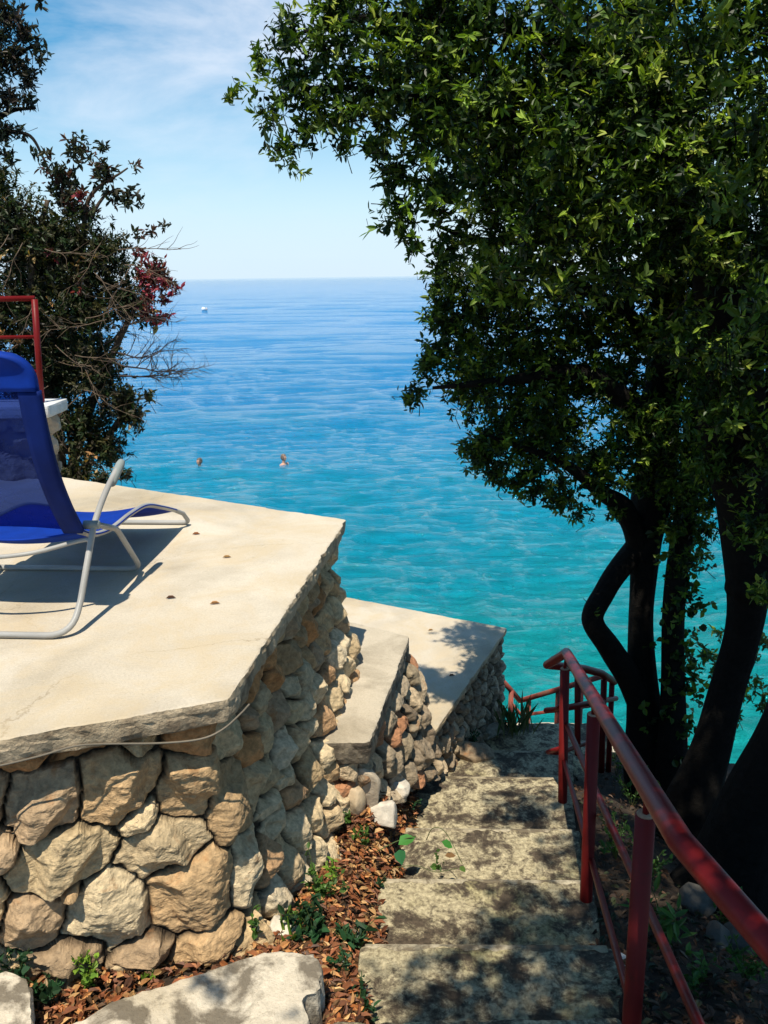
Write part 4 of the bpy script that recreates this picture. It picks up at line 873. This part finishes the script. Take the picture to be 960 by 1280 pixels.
# single dry leaves on the slabs
for k, (px, py, z, lb) in enumerate([(278, 697, Z1, 'curled dry leaf lying alone in the middle of the upper terrace'), (262, 755, Z1, 'thin dry leaf on the upper terrace nearest the cut edge'), (207, 748, Z1, 'tiny dry leaf on the upper terrace between lounger and edge'), (240, 668, Z1, 'small dry leaf beside the lounger foot end'), (535, 788, Z3, 'flat dry leaf on the lowest terrace near its sea edge'), (561, 845, Z3, 'dark dry leaf on the lowest terrace near the small-stone wall')]):
    p = W(px, py, Z=z+.004); B = np.array([p, p+[.012, .004, .002]]); V, Fc = leaves(B, np.array([[1, .2, .1], [.6, -1, .1]]), np.array([[0, .2, 1.], [.2, 0, 1]]), np.array([.04, .006]), np.array([.017, .004]), .5, .1)
    o = mesh_obj('dry_leaf', V, Fc, M['litter'], None, smooth=False, col=np.tile(LIT[[4, 2, 5, 0, 4, 5][k]], (12, 1))); tag(o, lb, 'leaf', 'single dry leaves on the slabs')
# ------------------------------------------------------------------ small plants
def plant(px, py, hpx, wpx, nlv, Ln, pal, label, wr=.6, seed=0, z=None, kind='weed', name='weed_plant', blade=False):
    r = np.random.default_rng(seed); rr = ray(px, py)
    if z is None:
        tt = 1.5
        for _ in range(40): q = rr*tt; tt += (q[2]-float(gz(q[0], q[1])))*.8/abs(rr[2])
        p = rr*tt
    else: p = W(px, py, Z=z)
    k = depth(p)/FPX; H = hpx*k; Wd = wpx*k
    root = empty(name, p, label, kind)
    mb = MB(); C = []; D = []
    for s_ in range(max(3, nlv//6)):
        a_ = r.random()*6.28; t = p+np.array([math.cos(a_)*Wd*.5*r.random(), math.sin(a_)*Wd*.5*r.random(), H*r.uniform(.5, 1)])
        m_ = (p+t)/2+[0, 0, H*.12]; P = catmull([p, m_, t], 4); tube(mb, P, .0016, 4, cap=False, c=(.07, .10, .03))
        for f in (.45, .7, 1.0): C.append(p+(t-p)*f+[0, 0, H*.1*(1-f)]); D.append((t-p)/np.linalg.norm(t-p)+r.normal(size=3)*.3)
    C = np.array(C); D = np.array(D)
    if blade:
        n = nlv; a_ = r.random(n)*6.28; B = np.tile(p, (n, 1))+r.normal(size=(n, 3))*[Wd*.4, Wd*.4, 0]; d = np.stack([np.cos(a_)*.35, np.sin(a_)*.35, np.ones(n)], 1)
        L_ = H*r.uniform(.6, 1.1, n); V, Fc = leaves(B, d, unit(n, r), L_, np.full(n, Ln), .2, .2); col = np.repeat(np.array(pal)[r.integers(0, len(pal), n)], 6, 0)
    else:
        V, Fc, col = sprays(C, D, max(2, nlv//max(1, len(C)//2)), Ln, pal, wr, r, .9)
        mb.build('stem', M['leaf'], root)
    mesh_obj('leaves', V, Fc, M['leaf'], root, smooth=False, col=col)
    return root
LG = [(.16, .27, .03), (.20, .31, .04), (.12, .22, .03)]; MG = [(.06, .13, .025), (.08, .16, .03), (.05, .10, .02)]; DG = [(.025, .07, .03), (.03, .09, .035), (.02, .05, .02)]
plant(112, 1238, 55, 36, 46, .022, LG, 'bright lime sprig with round leaves under the wall at lower left', .85, 1)
plant(22, 1232, 66, 80, 70, .030, DG, 'dark green weed at the left edge above the small stone block', .7, 2)
plant(66, 1252, 40, 70, 60, .026, DG, 'low bluish green weed behind the large concrete block', .7, 3)
plant(316, 1180, 60, 36, 26, .032, MG, 'green climbing weed against the foot of the stone wall corner', .6, 4)
plant(360, 1178, 40, 16, 7, .012, LG, 'small tuft of grass blades at the wall corner foot', .3, 5, blade=True)
plant(398, 1125, 50, 90, 66, .030, MG, 'yellowish green weed on the leaf gutter close to the wall', .55, 6)
plant(395, 1180, 56, 90, 60, .045, DG, 'broad dark green weed behind the block corner', .5, 7)
plant(440, 1190, 45, 70, 30, .05, DG, 'dark leafy weed beside the second-lowest visible step', .5, 8)
plant(450, 1255, 30, 80, 36, .035, DG, 'low dark weed at the bottom between block and steps', .5, 9)
plant(432, 1030, 30, 40, 26, .028, MG, 'small weed at the wall foot left of the sharp white rock', .6, 10)
plant(520, 985, 30, 40, 24, .03, MG, 'narrow-leaved weed between the white rocks and the steps', .4, 11)
plant(500, 965, 45, 70, 80, .03, [(.16, .18, .05), (.22, .2, .06), (.10, .13, .03)], 'straggly yellow green weed under the middle terrace wall', .4, 12)
plant(540, 950, 40, 80, 70, .03, [(.14, .15, .04), (.08, .10, .02), (.25, .12, .04)], 'low dry weed where the middle wall meets the landing', .4, 13)
plant(590, 930, 26, 50, 30, .03, DG, 'dark weed at the foot of the small-stone wall behind the boulder', .4, 14, z=-2.95)
r_ = plant(645, 918, 50, 22, 60, .0035, [(.08, .14, .04), (.13, .18, .06), (.18, .18, .08)], 'tall grassy weed at the corner of the lowest terrace by the lower railing', .3, 15, z=-3.09, blade=True)
plant(630, 915, 30, 40, 40, .022, [(.06, .12, .03), (.10, .16, .04)], 'bushy green weed at the base of the small-stone wall corner', .5, 16, z=-3.09)
plant(545, 1085, 16, 60, 18, .022, MG, 'tiny creeping leaves on the fourth step from the top of the view', .8, 17, z=-2.435)
plant(658, 1245, 0.1, 1, 3, .01, MG, 'single green speck on the nearest step', .8, 18, z=-2.24) if False else None
for k, (px, py, lb) in enumerate([(770, 1075, 'leafy weed catching light just behind the middle red post'), (790, 1010, 'dark weed at the foot of the S-curved tree'), (830, 1180, 'long-leaved weed in the shade between handrail and nearest post'), (870, 1240, 'wide dark weed under the handrail at lower right'), (930, 1230, 'weed in the bottom right corner'), (770, 970, 'weed beside the landing under the tree'), (905, 1160, 'weed in deep shade under the handrail bend'), (812, 1100, 'weed beside the top of the nearest post')]):
    plant(px, py, 60 if k != 2 else 90, 80, 44, .034 if k != 2 else .07, [(.05, .12, .025), (.04, .09, .02), (.07, .15, .03)], lb, .5 if k != 2 else .3, 70+k)
for k, (px, py, h, wd, lb) in enumerate([(372, 1150, 34, 50, 'bright weed leaning on the outer corner of the rubble wall'), (415, 1098, 26, 40, 'small light green weed in the leaf gutter, above the broad dark one'), (470, 1110, 20, 40, 'low weed at the left end of the third visible step'), (455, 1060, 26, 44, 'weed between the sharp white rock and the leaf gutter'), (505, 945, 24, 50, 'weed at the foot of the middle terrace wall'), (420, 1215, 34, 60, 'glossy weed against the right side of the concrete block'), (575, 925, 22, 60, 'weed between boulder and small-stone wall'), (185, 1225, 16, 24, 'tiny seedling in the leaf gutter behind the concrete block'), (512, 1010, 20, 30, 'weed at the left end of the step with the vine')]):
    plant(px, py, h, wd, 34, .028, [MG, LG, DG][k % 3], lb, .55, 110+k, z=-2.93 if k == 6 else None)
# vine creeping on the steps: ivy leaf pair + arching stem
vz = -2.40
vr = empty('vine', W(495, 1062, Z=vz), 'trailing vine with two big green leaves arching over the edge of the steps', 'vine')
mb = MB(); A0 = W(470, 1065, Z=vz); tube(mb, [A0, W(495, 1052, Z=vz+.03), W(520, 1045, Z=vz+.05)], .0022, 6, sm=4, c=(.08, .12, .03))
tube(mb, [W(533, 1050, Z=vz+.03), W(540, 1036, Z=vz+.10), W(552, 1036, Z=vz+.11), W(562, 1048, Z=vz+.08), W(572, 1068, Z=vz+.04), W(578, 1080, Z=vz+.01)], .0018, 6, sm=4, c=(.10, .12, .04))
tube(mb, [W(490, 1085, Z=vz), W(520, 1082, Z=vz+.03), W(545, 1090, Z=vz), W(572, 1085, Z=vz+.01)], .0015, 6, sm=4, c=(.10, .12, .04)); mb.build('stem', M['leaf'], vr)
B = np.array([W(498, 1056, Z=vz+.03), W(499, 1062, Z=vz+.02), W(552, 1052, Z=vz+.09), W(556, 1070, Z=vz+.03), W(575, 1083, Z=vz+.02), W(545, 1088, Z=vz+.01)]); 
V, Fc = leaves(B, np.array([[1, .5, .3], [.1, -1, -.1], [.9, -.1, -.4], [1, .2, .0], [.5, -.8, 0], [-.5, .8, 0]]), np.array([[-.2, -.4, 1.]]*6), np.array([.085, .075, .055, .05, .035, .03]), np.array([.06, .055, .038, .03, .025, .02]), .12, .2)
mesh_obj('leaves', V, Fc, M['leaf'], vr, smooth=False, col=np.repeat(np.array([(.07, .24, .05), (.03, .13, .05), (.06, .22, .04), (.22, .12, .05), (.08, .14, .03), (.08, .16, .03)]), 6, 0))
# ------------------------------------------------------------------ swimmers and buoy
def swimmer(px, py, label, turn, hair, arm=0):
    p = W(px, py+3, Z=SEA+.02); r = empty('person', (p[0], p[1], SEA+.13), label, 'person')
    bm = bmesh.new()
    def ell(c, s, seg=16):
        g = bmesh.ops.create_uvsphere(bm, u_segments=seg, v_segments=12, radius=1)
        for v in g['verts']: v.co = Vector((v.co.x*s[0]+c[0], v.co.y*s[1]+c[1], v.co.z*s[2]+c[2]))
    ell((0, 0, .20), (.080, .098, .115)); ell((0, -.01, .135), (.062, .080, .060)); ell((0, 0, .04), (.052, .055, .10)); ell((0, .02, -.07), (.17, .10, .085)); ell((0, .05, -.3), (.15, .10, .25))
    ell((.19, .0, -.075), (.065, .07, .07)); ell((-.19, .0, -.075), (.065, .07, .07)); ell((.23, -.1, -.12), (.045, .14, .045)); ell((-.23, -.1, -.12), (.045, .14, .045))
    ell((.20, -.3, -.10), (.032, .14, .032)); ell((-.20, -.3, -.10), (.032, .14, .032))
    ell((0, -.100, .185), (.013, .018, .024), 8); ell((0, -.088, .135), (.026, .012, .008), 8); ell((.082, 0, .19), (.010, .02, .03), 8); ell((-.082, 0, .19), (.010, .02, .03), 8)
    ell((.03, -.083, .215), (.018, .010, .009), 8); ell((-.03, -.083, .215), (.018, .010, .009), 8)
    me = bpy.data.meshes.new('body'); bm.to_mesh(me); bm.free()
    a = me.color_attributes.new('Col', 'FLOAT_COLOR', 'POINT'); me.materials.append(M['skin']); o = bpy.data.objects.new('body', me); S.collection.objects.link(o)
    md = o.modifiers.new('r', 'REMESH'); md.mode = 'VOXEL'; md.voxel_size = .009; md.use_smooth_shade = True
    dg = bpy.context.evaluated_depsgraph_get(); ev = o.evaluated_get(dg); me2 = bpy.data.meshes.new_from_object(ev); o.modifiers.clear(); o.data = me2
    for a in list(me2.color_attributes): me2.color_attributes.remove(a)
    a = me2.color_attributes.new('Col', 'FLOAT_COLOR', 'POINT'); a.data.foreach_set('color', np.tile((.55, .30, .20, 1), (len(me2.vertices), 1)).astype(np.float32).ravel())
    if not me2.materials: me2.materials.append(M['skin'])
    o.parent = r
    bm = bmesh.new(); g = bmesh.ops.create_uvsphere(bm, u_segments=20, v_segments=14, radius=1)
    for v in g['verts']: v.co = Vector((v.co.x*.088, v.co.y*.104+.008, v.co.z*.120+.208))
    bmesh.ops.delete(bm, geom=[v for v in bm.verts if (v.co.y < -.055 and v.co.z < .255) or v.co.z < .13], context='VERTS')
    me = bpy.data.meshes.new('hair'); bm.to_mesh(me); bm.free(); me.polygons.foreach_set('use_smooth', np.full(len(me.polygons), True))
    a = me.color_attributes.new('Col', 'FLOAT_COLOR', 'POINT'); a.data.foreach_set('color', np.tile((*hair, 1), (len(me.vertices), 1)).astype(np.float32).ravel()); me.materials.append(M['skin'])
    h = bpy.data.objects.new('hair', me); S.collection.objects.link(h); h.parent = r
    r.rotation_euler = (0, 0, turn)
swimmer(355, 580, 'swimmer on the right of the pair, only head and shoulders above the water', 1.1, (.16, .11, .08))
swimmer(250, 585, 'swimmer on the left of the pair, nearer the shrub, head above the water', -.7, (.10, .07, .05))
p = W(255, 388, Z=SEA); bu = empty('buoy', (p[0], p[1], SEA), 'tiny white float far out on the sea left of centre', 'buoy')
mb = MB(); q = np.array([p[0], p[1], SEA]); ang = np.linspace(0, math.pi, 12)
tube(mb, [q+[-.1, 0, .25+.42*-math.cos(t)] for t in ang], [.02+.40*math.sin(t) for t in ang], 20, c=(.85, .87, .88)); mb.build('float', M['white_stone'], bu)
mb = MB(); tube(mb, [q+[.45, 0, -.1], q+[.55, 0, .3], q+[.5, 0, .6]], [.18, .2, .08], 14, c=(.5, .48, .5)); mb.build('mooring_cap', M['white_stone'], bu)
